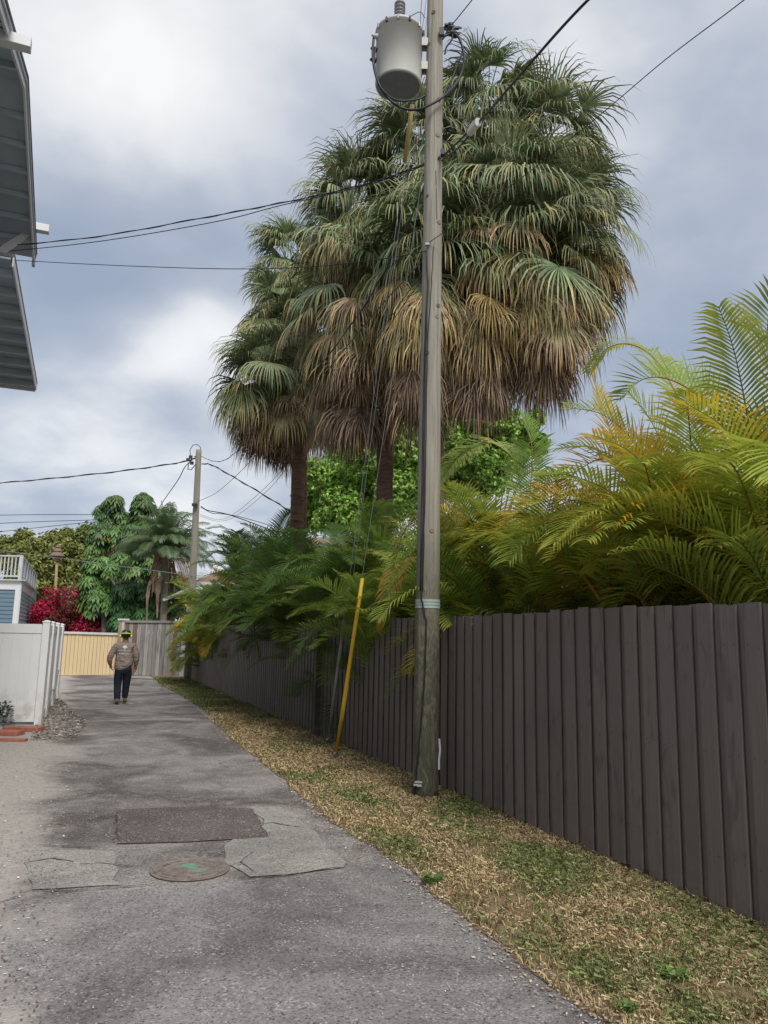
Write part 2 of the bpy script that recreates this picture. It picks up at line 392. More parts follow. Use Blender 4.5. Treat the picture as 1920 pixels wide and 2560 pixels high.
# cracks and seams laid as thin dark filler strips
b = MB()
def crack(pxs, w0):
    pts = densify([G(*p) for p in pxs], .035, .035, False); n = len(pts); vs_ = []; fs = []
    for i, p in enumerate(pts):
        t = (pts[min(i+1, n-1)]-pts[max(i-1, 0)]).normalized(); nn = Vector((-t.y, t.x, 0))
        ww = w0*(.25+abs(mnoise.noise(p*9))*1.6)*(math.sin(math.pi*min(1, max(.03, i/(n-1))))**.4)
        vs_ += [(p+nn*ww).to_tuple()[:2]+(.0155,), (p-nn*ww).to_tuple()[:2]+(.0155,)]
    fs = [(2*i, 2*i+1, 2*i+3, 2*i+2) for i in range(n-1)]
    b.add(vs_, fs, (.075, .067, .062))
crack([(640, 2066), (680, 2060), (710, 2066), (765, 2073)], .009)
crack([(80, 2232), (180, 2232), (300, 2222), (420, 2212)], .010)
crack([(590, 2198), (690, 2196), (760, 2186), (840, 2173), (880, 2174)], .010)
crack([(0, 2262), (80, 2234)], .01)
crack([(100, 2117), (170, 2120), (252, 2124)], .009)
crack([(292, 2028), (292, 2113)], .008); crack([(632, 2026), (672, 2096)], .007)
crack([(190, 1740), (260, 1738), (420, 1742)], .03)
crack([(200, 2000), (260, 1985), (380, 1990), (560, 1985)], .010)
crack([(60, 2162), (130, 2150), (200, 2160)], .008); crack([(330, 2170), (250, 2162), (180, 2166)], .008)
crack([(640, 2190), (600, 2160), (640, 2130)], .008)
tag(b.build('road_cracks', VCR), 'dark cracks and seams in the asphalt', kind='structure')

# verge: a gently bumpy strip between the road and the brown fence
FA = G(1920, 2327); FB = G(478, 1700); FD = (FB-FA).normalized(); FN = Vector((-FD.y, FD.x, 0))
if FN.dot(AV) > 0: FN = -FN                                          # FN points from fence to alley
FLEN = (FB-FA).length; FH = 1.975
fv = FA.dot(AV)                                                      # fence across-offset
def edge_v(u):                                                       # road's right edge, across-offset at distance u
    E = EV
    if u <= E[0][0]: return E[0][1]+(E[0][0]-u)*.15
    for (a, x), (c, y) in zip(E, E[1:]):
        if u <= c: return x+(y-x)*(u-a)/max(1e-6, c-a)
    return E[-1][1]
EV = sorted((p.dot(AU), p.dot(AV)) for p in edge)
def hz(u, v, t): return .018+.03*math.sin(math.pi*min(1, max(0, t)))*(.7+.5*mnoise.noise(Vector((u*.8, v*.8, 0))))+.012*mnoise.noise(Vector((u*5, v*5, 2)))
b = MB(); US = np.arange(-1.5, 34.0, .12); K = 14
vv = []; cc = []
for u in US:
    ev = edge_v(u)+.05*mnoise.noise(Vector((u*2.3, 0, 4)))+.035*mnoise.noise(Vector((u*9, 0, 4))); fe = fv+.12
    for j in range(K+1):
        t = j/K; v = ev+(fe-ev)*t; z = hz(u, v, t) if j else .006; p = AP(u, v, z); vv.append(p)
fs = [(i*(K+1)+j, i*(K+1)+j+1, (i+1)*(K+1)+j+1, (i+1)*(K+1)+j) for i in range(len(US)-1) for j in range(K)]
b.add(vv, fs); tag(b.build('verge', SOIL, smooth=True), 'dry grass verge between alley and brown fence', kind='structure')

# grass blades (numpy)
def grass(name, n, umin, umax, power, hmin, hmax, label, side_all=False, seed=1):
    rs = np.random.RandomState(seed); pts = []; u = umin+(umax-umin)*rs.rand(n*2)**power; tt = rs.rand(n*2)
    cnt = 0; V = []; C = []
    for i in range(n*2):
        if cnt >= n: break
        uu = u[i]; e = edge_v(uu)+.05*mnoise.noise(Vector((uu*2.3, 0, 4))); v = e+(fv-.02-e)*tt[i]; p3 = Vector((uu*.9, v*1.6, 3))
        gm = mnoise.noise(p3)+.5*mnoise.noise(p3*2.7)
        bare = mnoise.noise(Vector((uu*1.1, v*1.3, 9)))+.4*mnoise.noise(Vector((uu*5, v*5, 9)))
        if bare > .38 and rs.rand() < .8: continue
        if tt[i] < .08 and rs.rand() < .6: continue
        if tt[i] > .93 and rs.rand() < .5: continue
        p = AP(uu, v, hz(uu, v, tt[i])-.005); far = uu > 18.3
        midz = 8.5 < uu < 17.5
        thr = .13 if not midz else .42
        if far: thr = -.35
        g = gm+rs.randn()*.26 > thr
        if g: c = np.array([.195, .225, .085])*(1+.35*rs.randn())
        else: c = np.array([.56, .44, .25])*(1+.22*rs.randn()) if rs.rand() < .7 else np.array([.30, .20, .11])*(1+.2*rs.randn())
        c = np.clip(c, .01, .7); h = rs.uniform(hmin, hmax)*(.9 if g else .75); a = rs.rand()*6.283; wd = rs.uniform(.0016, .0035)*(1+max(0, uu-4)*.16)
        ln = rs.uniform(.3, 1.5)*h; dx, dy = math.cos(a), math.sin(a); ex, ey = -dy*wd, dx*wd
        k1 = .45; V += [(p.x-ex, p.y-ey, p.z), (p.x+ex, p.y+ey, p.z), (p.x+dx*ln*.4+ex*.8, p.y+dy*ln*.4+ey*.8, p.z+h*.62), (p.x+dx*ln*.4-ex*.8, p.y+dy*ln*.4-ey*.8, p.z+h*.62), (p.x+dx*ln, p.y+dy*ln, p.z+h*rs.uniform(.5, 1)), (p.x+dx*ln+ex*.1, p.y+dy*ln+ey*.1, p.z+h*.7)]
        C += [c]*6; cnt += 1
    V = np.array(V); C = np.array(C); k = len(V)//6; ids = np.arange(k)[:, None]*6
    F = np.concatenate([ids+np.array([[0, 1, 2, 3]]), ids+np.array([[3, 2, 5, 4]])])
    return tag(npmesh(name, V, F, C, GRASSM), label, None, None, 'stuff')
grass('grass', 105000, 2.2, 13, 1.5, .018, .07, 'short dry and green grass blades on the verge', seed=3)
grass('grass', 30000, 12, 31, 1.2, .03, .07, 'far short grass on the verge', seed=4)

# leaf litter and grit
def litter(name, n, fn, cols, smin, smax, label, seed=1):
    rs = np.random.RandomState(seed); V = []; C = []
    for i in range(n):
        p = fn(rs)
        if p is None: continue
        a = rs.rand()*6.28; s_ = rs.uniform(smin, smax); t1 = Vector((math.cos(a), math.sin(a), rs.uniform(-.3, .3)))*s_; t2 = Vector((-math.sin(a), math.cos(a), rs.uniform(-.5, .5)))*s_*rs.uniform(.25, .7)
        V += [p-t1, p-t2, p+t1, p+t2]; c = np.array(cols[rs.randint(len(cols))])*(1+.25*rs.randn()); C += [np.clip(c, .01, .8)]*4
    V = np.array([tuple(v) for v in V]); ids = np.arange(len(V)//4)[:, None]*4
    return tag(npmesh(name, V, ids+np.array([[0, 1, 2, 3]]), np.array(C), VCR), label, None, None, 'stuff')
def f_verge(rs):
    u = 2.5+rs.rand()**1.3*20; e = edge_v(u); t = 1-rs.rand()**2.0*.75 if rs.rand() < .75 else rs.rand(); v = e+(fv-.04-e)*t
    return AP(u, v, hz(u, v, t)+.012)
litter('leaf_litter', 5000, f_verge, [(.34, .19, .10), (.44, .30, .17), (.26, .14, .08), (.52, .41, .26)], .008, .028, 'brown dead leaves along the foot of the fence', 5)
def f_sand(rs):
    u = 3.2+rs.rand()**1.5*18; v = .0-abs(rs.randn())*.75
    if u > 13.5 and v < -.55: return None
    return AP(u, v, .017)
litter('gravel', 5200, f_sand, [(.17, .11, .085), (.5, .46, .42), (.12, .09, .075), (.34, .24, .18)], .0035, .013, 'grit and bark bits scattered on the sandy left side', 6)
def f_mulch(rs):
    u = 13.6+rs.rand()*8; v = -.62+rs.rand()*.9*max(.15, 1-abs(u-16)/9)-(u-14)*.01
    return AP(u, v, .012+rs.rand()*.02)
litter('gravel', 4200, f_mulch, [(.42, .38, .35), (.2, .15, .12), (.3, .25, .21), (.09, .07, .06)], .012, .035, 'mulch and pebbles beside the white fence', 7)
def f_chips(rs):
    u = 2.4+rs.rand()**1.6*16; v = -.1+rs.rand()*(edge_v(u)+.1)
    return AP(u, v, .0165)
litter('gravel', 4200, f_chips, [(.5, .48, .46), (.42, .39, .37), (.09, .08, .075)], .002, .0065, 'loose pale chips on the asphalt', 8)
def f_edge(rs):
    u = 2.4+rs.rand()**1.4*17; v = edge_v(u)+rs.randn()*.09
    return AP(u, v, .019)
litter('gravel', 5200, f_edge, [(.46, .42, .38), (.35, .28, .22), (.30, .17, .09), (.5, .47, .44)], .003, .015, 'sand and grit along the asphalt edge', 9)

def weed(px, py, n, h, label, col=(.13, .22, .055)):
    p0 = G(px, py, .03); b = MB()
    for i in range(n):
        a = random.random()*6.28; r = random.random()*h*.7; p = p0+Vector((math.cos(a)*r, math.sin(a)*r, 0)); d = Vector((math.cos(a)*.6, math.sin(a)*.6, 1)).normalized()
        L = h*random.uniform(.5, 1.1); w_ = Vector((-d.y, d.x, 0)).normalized()*L*random.uniform(.08, .2); q = p+d*L*.6; e = q+(d+Vector((0, 0, -.8)))*L*.4
        b.add([p-w_*.3, p+w_*.3, q+w_, q-w_, e], [(0, 1, 2, 3), (3, 2, 4)], jit(col, .25))
    o = b.build('weed', BROAD, origin=p0); return tag(o, label, 'weed', 'weeds in the verge')
weed(1688, 2450, 90, .08, 'bright green leafy weed in the verge at the lower right')
weed(1565, 2528, 80, .06, 'green grass tuft at the bottom edge of the verge')
weed(1083, 2206, 100, .08, 'green grass tuft where the verge meets the asphalt, near the middle')
weed(1640, 2190, 70, .10, 'small dark green weed at the foot of the brown fence', (.05, .12, .05))
weed(1115, 1965, 90, .12, 'green grass tuft right of the foot of the near utility pole', (.08, .14, .04))
weed(395, 1685, 160, .5, 'dark weed growing at the foot of the old grey wood fence', (.05, .10, .035))
weed(445, 1688, 130, .4, 'green weed beside the far pole at the grey fence', (.06, .12, .04))

# ------------------------------------------------------------------ manhole
mh = G(475, 2177); mh.z = .012
t = empty('manhole_cover', mh, 'round rusty manhole cover with green paint splash set in asphalt', 'manhole cover')
RU = MT('rusty_iron'); v = RU.map(); nn = RU.noise(v, 14, 5, .7); c_ = RU.mix(RU.rng(nn, .35, .65), (.13, .10, .088), (.25, .215, .185)); RU.bump(nn, .5, .004); RUST = RU.fin(c_, .8, .3)
b = MB(); b.lathe([(.285, 0), (.285, .004), (.268, .006), (.262, .002), (.255, .002)], mh, 64); b.build('frame', RUST, t)
b = MB(); b.lathe([(.253, -.004), (.253, .008), (.238, .010), (.230, .005), (.182, .005), (.176, .010), (.164, .010), (.158, .006), (.001, .006)], mh, 64)
for i in range(26):
    a = i/26*6.283; 
    if 5 < i < 9: continue
    p = mh+Vector((math.cos(a)*.207, math.sin(a)*.207, .007)); X = Vector((math.cos(a), math.sin(a), 0)); Y = Vector((-math.sin(a), math.cos(a), 0))
    b.box(p, .026, .012+.008*(i % 3), .006, (X, Y, Vector((0, 0, 1))), (.2, .15, .12))
    b.box(p+Y*.02, .008 if i % 2 else .024, .006, .006, (X, Y, Vector((0, 0, 1))), (.2, .15, .12))
b.build('lid', RUST, t)
GR = MT('faded_green_paint'); v = GR.map(); nn = GR.noise(v, 26, 5, .8); gcol = GR.mix(GR.rng(nn, .44, .60), (.10, .33, .23), (.22, .17, .14)); GREENP = GR.fin(gcol, .7, .3)
b = MB(); pl = [(-.13, .03), (-.06, .10), (.0, .13), (.05, .10), (.04, .02), (.09, -.05), (.10, -.11), (.05, -.13), (0, -.10), (.01, -.03), (-.03, .02), (-.08, .06)]
vs_ = [mh+AV*x+AU*y+Vector((0, 0, .0075)) for x, y in pl]; cen = mh+AV*.02+AU*.02+Vector((0, 0, .0075))
b.add([vs_[i] for i in range(12)], [(0, 1, 11), (1, 10, 11), (1, 2, 10), (2, 3, 10), (3, 4, 10), (4, 9, 10), (4, 5, 9), (5, 8, 9), (5, 6, 8), (6, 7, 8)]); b.build('paint_splash', GREENP, t)

# ------------------------------------------------------------------ brown board fence
def brown_fence():
    root = empty('wooden_fence', FA, 'long dark brown stained board fence running down the right side of the alley', 'fence')
    s = -4.2; end = FLEN-.35; X = FD; Y = FN; Z = Vector((0, 0, 1)); i = 0; sec = 2.44; cur = MB(); nxt = s+sec; sg = []
    rnd = random.Random(3)
    def flush(m_): 
        if m_.v: m_.build('fence_panel', FENCE, root)
    gaps = [2.95]
    while s < end:
        if s >= nxt: flush(cur); cur = MB(); nxt += sec
        w_ = .14+rnd.uniform(-.004, .004); base = (.158, .136, .122); _k = rnd.uniform(.88, 1.13); c = tuple(x*_k for x in base)
        front = i % 2 == 0; off = .027 if front else 0.0
        h = FH+rnd.uniform(-.012, .012)+.03*mnoise.noise(Vector((s*.4, 0, 0))); z0 = .03+rnd.uniform(-.02, .02)
        lean = rnd.uniform(-.004, .004); Zl = (Z+X*lean).normalized(); Xl = Y.cross(Zl)*-1; Xl = (X-Zl*X.dot(Zl)).normalized()
        cen = FA+X*(s+w_/2)+Y*off+Z*((h+z0)/2)
        cur.box(cen, w_, .018, h-z0, (Xl, Y, Zl), c, ch=.003)
        if rnd.random() < .35 and 0 < s < 12:          # raw wood showing where a board split at the bottom
            L = rnd.uniform(.05, .14); cur.box(FA+X*(s+(.006 if rnd.random() < .5 else w_-.006))+Y*(off+.0098)+Z*(z0+L/2+.004), .009, .003, L, (Xl, Y, Zl), (.38, .20, .10))
        if s < 14:
            for zz_ in (.35, 1.0, 1.7):
                for dx_ in (.03, .11): cur.box(FA+X*(s+dx_)+Y*(off+.0098)+Z*(zz_+rnd.uniform(-.012, .012)), .007, .002, .007, (Xl, Y, Zl), (.03, .026, .026))
        gap = rnd.uniform(-.046, -.030)
        if s < -99: gap = .005
        if s < -99: gap = .005
        s += w_+gap; i += 1
    flush(cur)
    for zz_ in (.35, 1.0, 1.7):
        b = MB(); b.beam(FA+X*-4.2-Y*.045+Z*zz_, FA+X*end-Y*.045+Z*zz_, .038, .085, col=(.06, .048, .045)); b.build('rail', FENCE, root)
    sp = -4.2
    while sp < end:
        b = MB(); b.box(FA+X*sp-Y*.115+Z*.95, .09, .09, 1.9, (X, Y, Z), (.065, .05, .048), .004); b.build('post', FENCE, root); sp += 2.44
    # the broad post standing proud of the boards
    d = ray(805, 1700); tt = (FA-Vector((0, 0, CH))).dot(FN)/d.dot(FN); q = Vector((0, 0, CH))+d*tt; sx = (q-FA).dot(X)
    b = MB(); b.box(FA+X*sx+Y*.085+Z*.93, .13, .10, 1.86, (X, Y, Z), (.062, .048, .046), .005); b.build('post', FENCE, root)
brown_fence()

# ------------------------------------------------------------------ utility poles
def pole(name, base, top, r0, r1, mat, label, knots=0, seg=60):
    root = empty(name, base, label, 'utility pole', 'wooden utility poles')
    b = MB(); n = 40; pts = [base.lerp(top, i/seg) for i in range(seg+1)]; pts[0] = base-Vector((0, 0, .05))
    rr = random.Random(2); b.tube(pts, [r0+(r1-r0)*i/seg for i in range(seg+1)], n, rf=lambda i, a: 1+.018*mnoise.noise(Vector((math.cos(a)*2, math.sin(a)*2, i*.08)))+.010*mnoise.noise(Vector((math.cos(a)*9, math.sin(a)*9, i*.05))))
    b.build('shaft', mat, root, smooth=True)
    return root
PB = G(1063, 1998); PB2 = Vector(PB)
PT = P(1089, -150, PB.y+.02)
_t = P(1088, 10, PB.y); dirp = (_t-PB).normalized(); PT = PB+dirp*((PT.z)/dirp.z)
pw = lambda x, y: (ray(x, y))
def zdep(p): return (p-Vector((0, 0, CH))).dot(FW)
r_b = 33/1920*zdep(G(1063, 1998)); r_t = 19/1920*zdep(PT)
PR = pole('utility_pole', PB, PT, r_b, r_t*.98, POLE, 'thick near wooden utility pole beside the brown fence, grey and weathered')
def pz(z): return PB+dirp*(z/dirp.z)                                # pole axis at height z
def prad(z): return r_b+(r_t-r_b)*z/PT.z
def hpole(y):                                                       # height on the near pole for an image row
    lo, hi = 0, PT.z
    for _ in range(40):
        mid = (lo+hi)/2; q = pz(mid)-Vector((0, 0, CH)); yy = 1280-f*q.dot(UP)/q.dot(FW)
        if yy > y: lo = mid
        else: hi = mid
    return lo
tocam = Vector((-PB.x, -PB.y, 0)).normalized(); pleft = Vector((0, 0, 1)).cross(tocam)
if pleft.x > 0: pleft = -pleft
# fittings of the near pole (parts)
b = MB()
rr = random.Random(5)
for i, (dx, y) in enumerate([(-4, 46), (-14, 120), (12, 262), (14, 565), (14, 772), (10, 350), (-12, 500), (12, 800), (-8, 890), (6, 1330)]):
    z = hpole(y); r = prad(z); lat = max(-.85, min(.85, dx/21.)); n_ = (tocam*math.sqrt(1-lat*lat)-pleft*lat).normalized(); c = pz(z)+n_*(r*1.0)
    X = Vector((0, 0, 1)).cross(n_).normalized(); Zv = n_.cross(X)
    prof = [(.030, -.006), (.030, .004), (.022, .007), (.014, .003), (.001, .005)]
    k = rr.uniform(.6, 1.); vs_ = []
    b = MB(); b.lathe([(a*k, c2) for a, c2 in prof], c, 12, (.23, .19, .14) if i % 2 else (.14, .11, .08), (X, Zv, n_)); b.build('knot', VCR, PR, smooth=True)
def riser(pxs, name, rad, mat, off=.02, n=6):
    """cable stapled to the pole face following image columns relative to the pole axis"""
    pts = []
    for x, y in pxs:
        z = max(.0, hpole(y)) if y < 1990 else .0; r = prad(z)
        q = pz(z)-Vector((0, 0, CH)); xa = 960+f*q.dot(RT)/q.dot(FW); rp = r/zdep(pz(z))*1920
        lat = max(-.98, min(.98, (x-xa)/rp)); n_ = tocam*math.sqrt(1-lat*lat)-pleft*lat; pts.append(pz(z)+n_*(r+off))
    sm = []
    for i in range(len(pts)-1):
        for j in range(6): sm.append(pts[i].lerp(pts[i+1], j/6)+Vector((rr.uniform(-.004, .004), rr.uniform(-.004, .004), 0)))
    sm.append(pts[-1]); b = MB(); b.tube(sm, rad, n); return b.build(name, mat, PR, smooth=True)
riser([(1068, 640), (1071, 720), (1066, 900), (1063, 1100), (1060, 1300), (1056, 1500), (1067, 1560), (1062, 1700), (1053, 1820), (1045, 1920), (1038, 1998)], 'riser_cable', .009, BLACKC)
riser([(1083, 630), (1079, 720), (1070, 860), (1066, 1100), (1062, 1300), (1058, 1480)], 'riser_cable', .004, BLACKC, .01)
riser([(1066, 780), (1060, 1000), (1056, 1240), (1052, 1480)], 'riser_cable', .005, BLACKC, .012)
riser([(1089, 440), (1092, 560)], 'drying_crack', .004, BLACKC, -.001)
b = MB(); z = hpole(1512); rr_ = prad(z)
for k_, c_ in ((0, (.30, .40, .35)), (1, (.35, .37, .36)), (2, (.30, .40, .35))):
    b.lathe([(rr_+.004, 0), (rr_+.006, .0), (rr_+.006, .028), (rr_+.004, .028)], pz(z+k_*.034-.04), 24, c_, None)
b.build('tag_band', VC, PR)
b = MB(); p0 = pz(.42)+(tocam*.35-pleft*.94).normalized()*(prad(.4)+.012); b.tube([p0+Vector((0, 0, .22)), p0+Vector((.01, 0, .1)), p0, p0-Vector((0, 0, .1))], .012, 6, (.62, .62, .6)); b.build('white_strip', VC, PR)
b = MB(); p0 = pz(.18)+(tocam*.8+pleft*.6).normalized()*(prad(.2)+.02)
for _ in range(7): b.box(p0+Vector((rr.uniform(-.04, .04), rr.uniform(-.03, .03), rr.uniform(-.02, .02))), .05, .03, .015, None, (.45, .45, .43), .003)
b.build('ground_clamp', VC, PR)
# pole bolts and brackets
def pbox(px, y, sx, sy, sz, name, mat, col=(1, 1, 1)):
    z = hpole(y); r = prad(z); q = pz(z)-Vector((0, 0, CH)); xa = 960+f*q.dot(RT)/q.dot(FW); off = (px-xa)/1920*zdep(pz(z))
    X = -pleft; b = MB(); b.box(pz(z)+X*off+tocam*(r+.02), sx, sy, sz, (X, tocam, Vector((0, 0, 1))), col, .004); return b.build(name, mat, PR)
pbox(1106, 398, .05, .05, .07, 'clamp', DSTEEL); pbox(1068, 625, .05, .04, .03, 'clamp', STEEL)
pbox(1104, 100, .06, .05, .10, 'clamp', DSTEEL)

FPB = G(470, 1700); FPT = P(497, 1125, FPB.y); FPB.z = 0
FPR = pole('utility_pole', FPB, FPT, .165, .11, FPOLE, 'far slim wooden utility pole at the end of the brown fence')
b = MB()
for dx, y in ((-.3, 1143), (-.25, 1158), (-.42, 1150)):
    c = P(497, y, FPB.y)+Vector((dx*.9-.05, 0, 0)); b = MB(); b.box(c, .14, .08, .12, None, (1, 1, 1), .02); b.build('insulator', DSTEEL, FPR)
b = MB(); b.beam(P(486, 1142, FPB.y), P(497, 1140, FPB.y), .05, .05); b.build('bracket', DSTEEL, FPR)
b = MB(); pts = [P(476, 1140, FPB.y), P(475, 1125, FPB.y), P(482, 1113, FPB.y), P(493, 1111, FPB.y), P(501, 1118, FPB.y), P(502, 1128, FPB.y)]; b.tube(pts, .015, 5); b.build('jumper_loop', BLACKC, FPR, smooth=True)
b = MB(); pts = [P(x, y, FPB.y-.2) for x, y in ((490, 1160), (478, 1174), (470, 1174), (471, 1160), (478, 1150))]; b.tube(pts, .02, 5)
b.build('jumper_loop', BLACKC, FPR, smooth=True)
b = MB(); b.box(P(487, 1262, FPB.y-.25), .2, .15, .1, None); b.build('clamp', DSTEEL, FPR)

# ------------------------------------------------------------------ transformer
TKT = P(992, 56, PB.y); TKB = P(1004, 196, PB.y)
tz0 = P(1003, 218, PB.y).z; tz1 = P(990, 84, PB.y).z
tx = (P(1003, 218, PB.y)+P(991, 84, PB.y))/2; TC = Vector((tx.x, PB.y, tz0)); TR = 58/1920*zdep(TC)
tro = empty('pole_transformer', TC, 'grey cylindrical pole transformer hung on the left of the near pole', 'transformer')
TG = m_plain('transformer_grey', (.50, .50, .46), .5, .4, var=.06, sc=3); TD = m_plain('tank_underside', (.16, .18, .19), .7, .3)
ht = tz1-tz0
b = MB(); b.lathe([(TR*.92, .01), (TR*.98, .01), (TR, .03), (TR, ht-.05), (TR*1.03, ht-.05), (TR*1.03, ht-.01)], TC, 48); b.build('tank', TG, tro, smooth=False)
for p_ in (tro.children[0].data.polygons): p_.use_smooth = len(p_.vertices) == 4
b = MB(); b.lathe([(TR*.90, .0), (TR*.92, .0), (TR*.92, .03)], TC, 48); b.build('base', TD, tro)
b = MB(); b.lathe([(TR*1.05, ht-.035), (TR*1.05, ht), (TR*.95, ht+.03), (TR*.5, ht+.07), (.02, ht+.085)], TC, 48); b.build('lid', TG, tro, smooth=True)
b = MB(); prof = [(.05, 0), (.05, .06)]
for i in range(7): z = .06+i*.05; prof += [(.045, z), (.072, z+.012), (.068, z+.03), (.045, z+.034)]
prof += [(.03, .43), (.02, .5)]; b.lathe(prof, TC+Vector((-.0, .02, ht+.06)), 20, (.16, .15, .17)); b.build('bushing', m_plain('porcelain', (.2, .19, .21), .25, .5), tro, smooth=True)
for zf in (.80, .36):
    b = MB(); c = TC+Vector((0, 0, ht*zf)); pc = pz(c.z); d = (pc-c); d.z = 0; L = d.length; d.normalize()
    a_ = c+d*(TR-.01); e_ = c+d*(L-prad(c.z)+.03); S = Vector((0, 0, 1)).cross(d)
    for sgn in (-1, 1): b.beam(a_+S*.05*sgn, e_+S*.05*sgn, .012, .10, Vector((0, 0, 1)))
    b.beam(a_+Vector((0, 0, .055)), e_+Vector((0, 0, .055)), .1, .012, Vector((0, 0, 1))); b.build('bracket', TG, tro)
tl = -RT.normalized()
for i, (zf, ang) in enumerate(((.82, 150), (.60, 160), (.42, 165))):
    a = math.radians(180+20-i*4); n_ = Vector((math.cos(a), math.sin(a), 0)); c = TC+n_*TR+Vector((0, 0, ht*zf)); b = MB()
    b.lathe([(.03, -.01), (.035, .02), (.022, .03), (.022, .06), (.012, .08)], c, 12, (1, 1, 1), (Vector((0, 0, 1)), n_.cross(Vector((0, 0, 1))), n_)); b.build('terminal', DSTEEL if i else TG, tro, smooth=True)
for i in range(7):
    a = math.radians(-150+i*28); n_ = Vector((math.cos(a), math.sin(a), 0)); b = MB(); b.box(TC+n_*TR*1.05+Vector((0, 0, ht-.03)), .03, .022, .06, (n_, Vector((0, 0, 1)).cross(n_), Vector((0, 0, 1))), (1, 1, 1), .004); b.build('lid_clip', DSTEEL if i % 2 else STEEL, tro)

# ------------------------------------------------------------------ wires
def spline(pts, n=10):
    pts = [Vector(p) for p in pts]; o = []
    P_ = [pts[0]*2-pts[1]]+pts+[pts[-1]*2-pts[-2]]
    for i in range(1, len(P_)-2):
        a, b_, c, d = P_[i-1:i+3]
        for j in range(n):
            t = j/n; o.append(.5*((2*b_)+(-a+c)*t+(2*a-5*b_+4*c-d)*t*t+(-a+3*b_-3*c+d)*t**3))
    o.append(pts[-1]); return o
def wire(pts, r, label, name='overhead_wire', mat=None, grp='overhead wires', twist=0):
    pts = spline([P(*p) if len(p) == 3 and not isinstance(p, Vector) else p for p in pts]); b = MB(); b.tube(pts, r, 6)
    if twist:
        pt2 = [p+Vector((math.cos(i*1.1)*r*1.6, 0, math.sin(i*1.1)*r*1.6)) for i, p in enumerate(pts)]; b.tube(pt2, r*.8, 5)
    o = b.build(name, mat or BLACKC, smooth=True, origin=pts[0]); return tag(o, label, 'wire', grp)
Y0 = PB.y-.12
tsag = lambda *a: a
wire([(1760, -260, 4.3), (1470, 0, 5.4), (1300, 188, 6.4), (1205, 296, 7.4), (1106, 392, Y0)], .013, 'thick black cable rising from the near pole to the upper right corner')
wire([(1200, 305, 7.45), (1150, 365, 7.9), (1104, 402, Y0)], .011, 'short black cable under the splice box at the near pole')
wire([(2080, -180, 4.5), (1860, 0, 5.4), (1660, 152, 6.3), (1480, 304, 7.1), (1270, 470, 7.9), (1070, 608, Y0)], .005, 'thin wire from the near pole to the right edge above the palms')
wire([(1300, -150, 7.4), (1180, 0, 8.0), (1130, 62, Y0)], .006, 'short thin wire leaving the pole head to the upper right')
wire([(1104, 392, Y0), (980, 440, 8.9), (850, 476, 9.6), (700, 508, 10.3), (500, 546, 11.1), (240, 592, 12.2), (-20, 618, 13)], .008, 'upper black cable from the near pole to the house eave on the left', twist=1)
wire([(1104, 396, Y0), (980, 444, 8.9), (850, 480, 9.6), (700, 514, 10.3), (560, 550, 10.9), (350, 588, 11.7), (180, 612, 12.4), (-20, 632, 13)], .007, 'black cable just below the upper one, sagging to the house eave')
wire([(1066, 628, Y0), (950, 648, 9.0), (760, 668, 9.9), (560, 672, 10.8), (300, 664, 11.9), (60, 652, 12.8), (-20, 648, 13)], .006, 'lowest nearly level black wire from the near pole to the left house')
wire([(504, 1141, FPB.y), (530, 1152, 27.5), (562, 1150, 25.5), (612, 1110, 21.5), (760, 960, 16), (900, 780, 12), (1000, 600, 10), (1080, 420, PB.y+.1)], .009, 'twisted black cable looping from the far pole top up through the palms', twist=1)
wire([(490, 1256, FPB.y-.2), (540, 1232, 27.5), (600, 1180, 24), (665, 1108, 20.5), (790, 960, 15.5), (930, 790, 11.6), (1062, 645, PB.y-.05)], .009, 'straight black cable from the far pole middle to the near pole')
wire([(504, 1160, FPB.y), (530, 1163, 29.5), (600, 1202, 28.5), (700, 1262, 27), (740, 1290, 26.4)], .018, 'black drop wire falling right from the far pole top behind the fan palms', twist=1)
wire([(502, 1266, FPB.y), (520, 1276, 29.8), (562, 1284, 29), (600, 1296, 28), (690, 1330, 26)], .018, 'black drop wire leaving the far pole middle towards the brown roof')
wire([(502, 1268, FPB.y), (530, 1283, 29.5), (550, 1284, 29), (600, 1292, 28), (690, 1318, 26)], .012, 'second drop wire twisting with the one towards the brown roof')
wire([(500, 1286, FPB.y), (540, 1298, 29), (580, 1288, 26), (660, 1222, 21.5), (725, 1150, 18.5), (850, 980, 14.5), (1000, 760, 11), (1072, 660, PB.y)], .006, 'upper of two slack thin lines sagging from the far pole')
wire([(500, 1290, FPB.y), (545, 1303, 29), (590, 1290, 26), (670, 1225, 21), (735, 1145, 18), (860, 978, 14.3), (1000, 775, 11), (1074, 675, PB.y)], .006, 'lower of two slack thin lines sagging from the far pole')
wire([(490, 1146, FPB.y), (440, 1158, 31), (300, 1178, 32), (120, 1197, 33.5), (-30, 1210, 35)], .02, 'black twisted cable from the far pole to the left edge', twist=1)
wire([(480, 1150, FPB.y), (462, 1168, 31), (445, 1200, 33), (405, 1258, 37), (390, 1290, 39)], .018, 'black service wire dropping from the far pole to the trees')
for y0, y1, l in ((1287, 1286, 'topmost'), (1309, 1299, 'middle'), (1334, 1303, 'lowest')):
    wire([(-60, y0+2, 46), (100, (y0+y1)/2, 46.5), (255, y1, 47), (420, y1-8, 48)], .018, l+' of three distant wires left of the tall trees')
wire([(486, 1440, FPB.y-.3), (380, 1426, 31.5), (220, 1405, 33), (60, 1384, 35), (-60, 1366, 36)], .014, 'thin pale wire crossing low in front of the trees to the far pole', mat=m_plain('grey_wire', (.2, .2, .2)))
wire([(1062, 45, PB.y), (1050, 30, PB.y), (1024, 42, PB.y)], .005, 'thin lead from the near pole to the transformer lid')
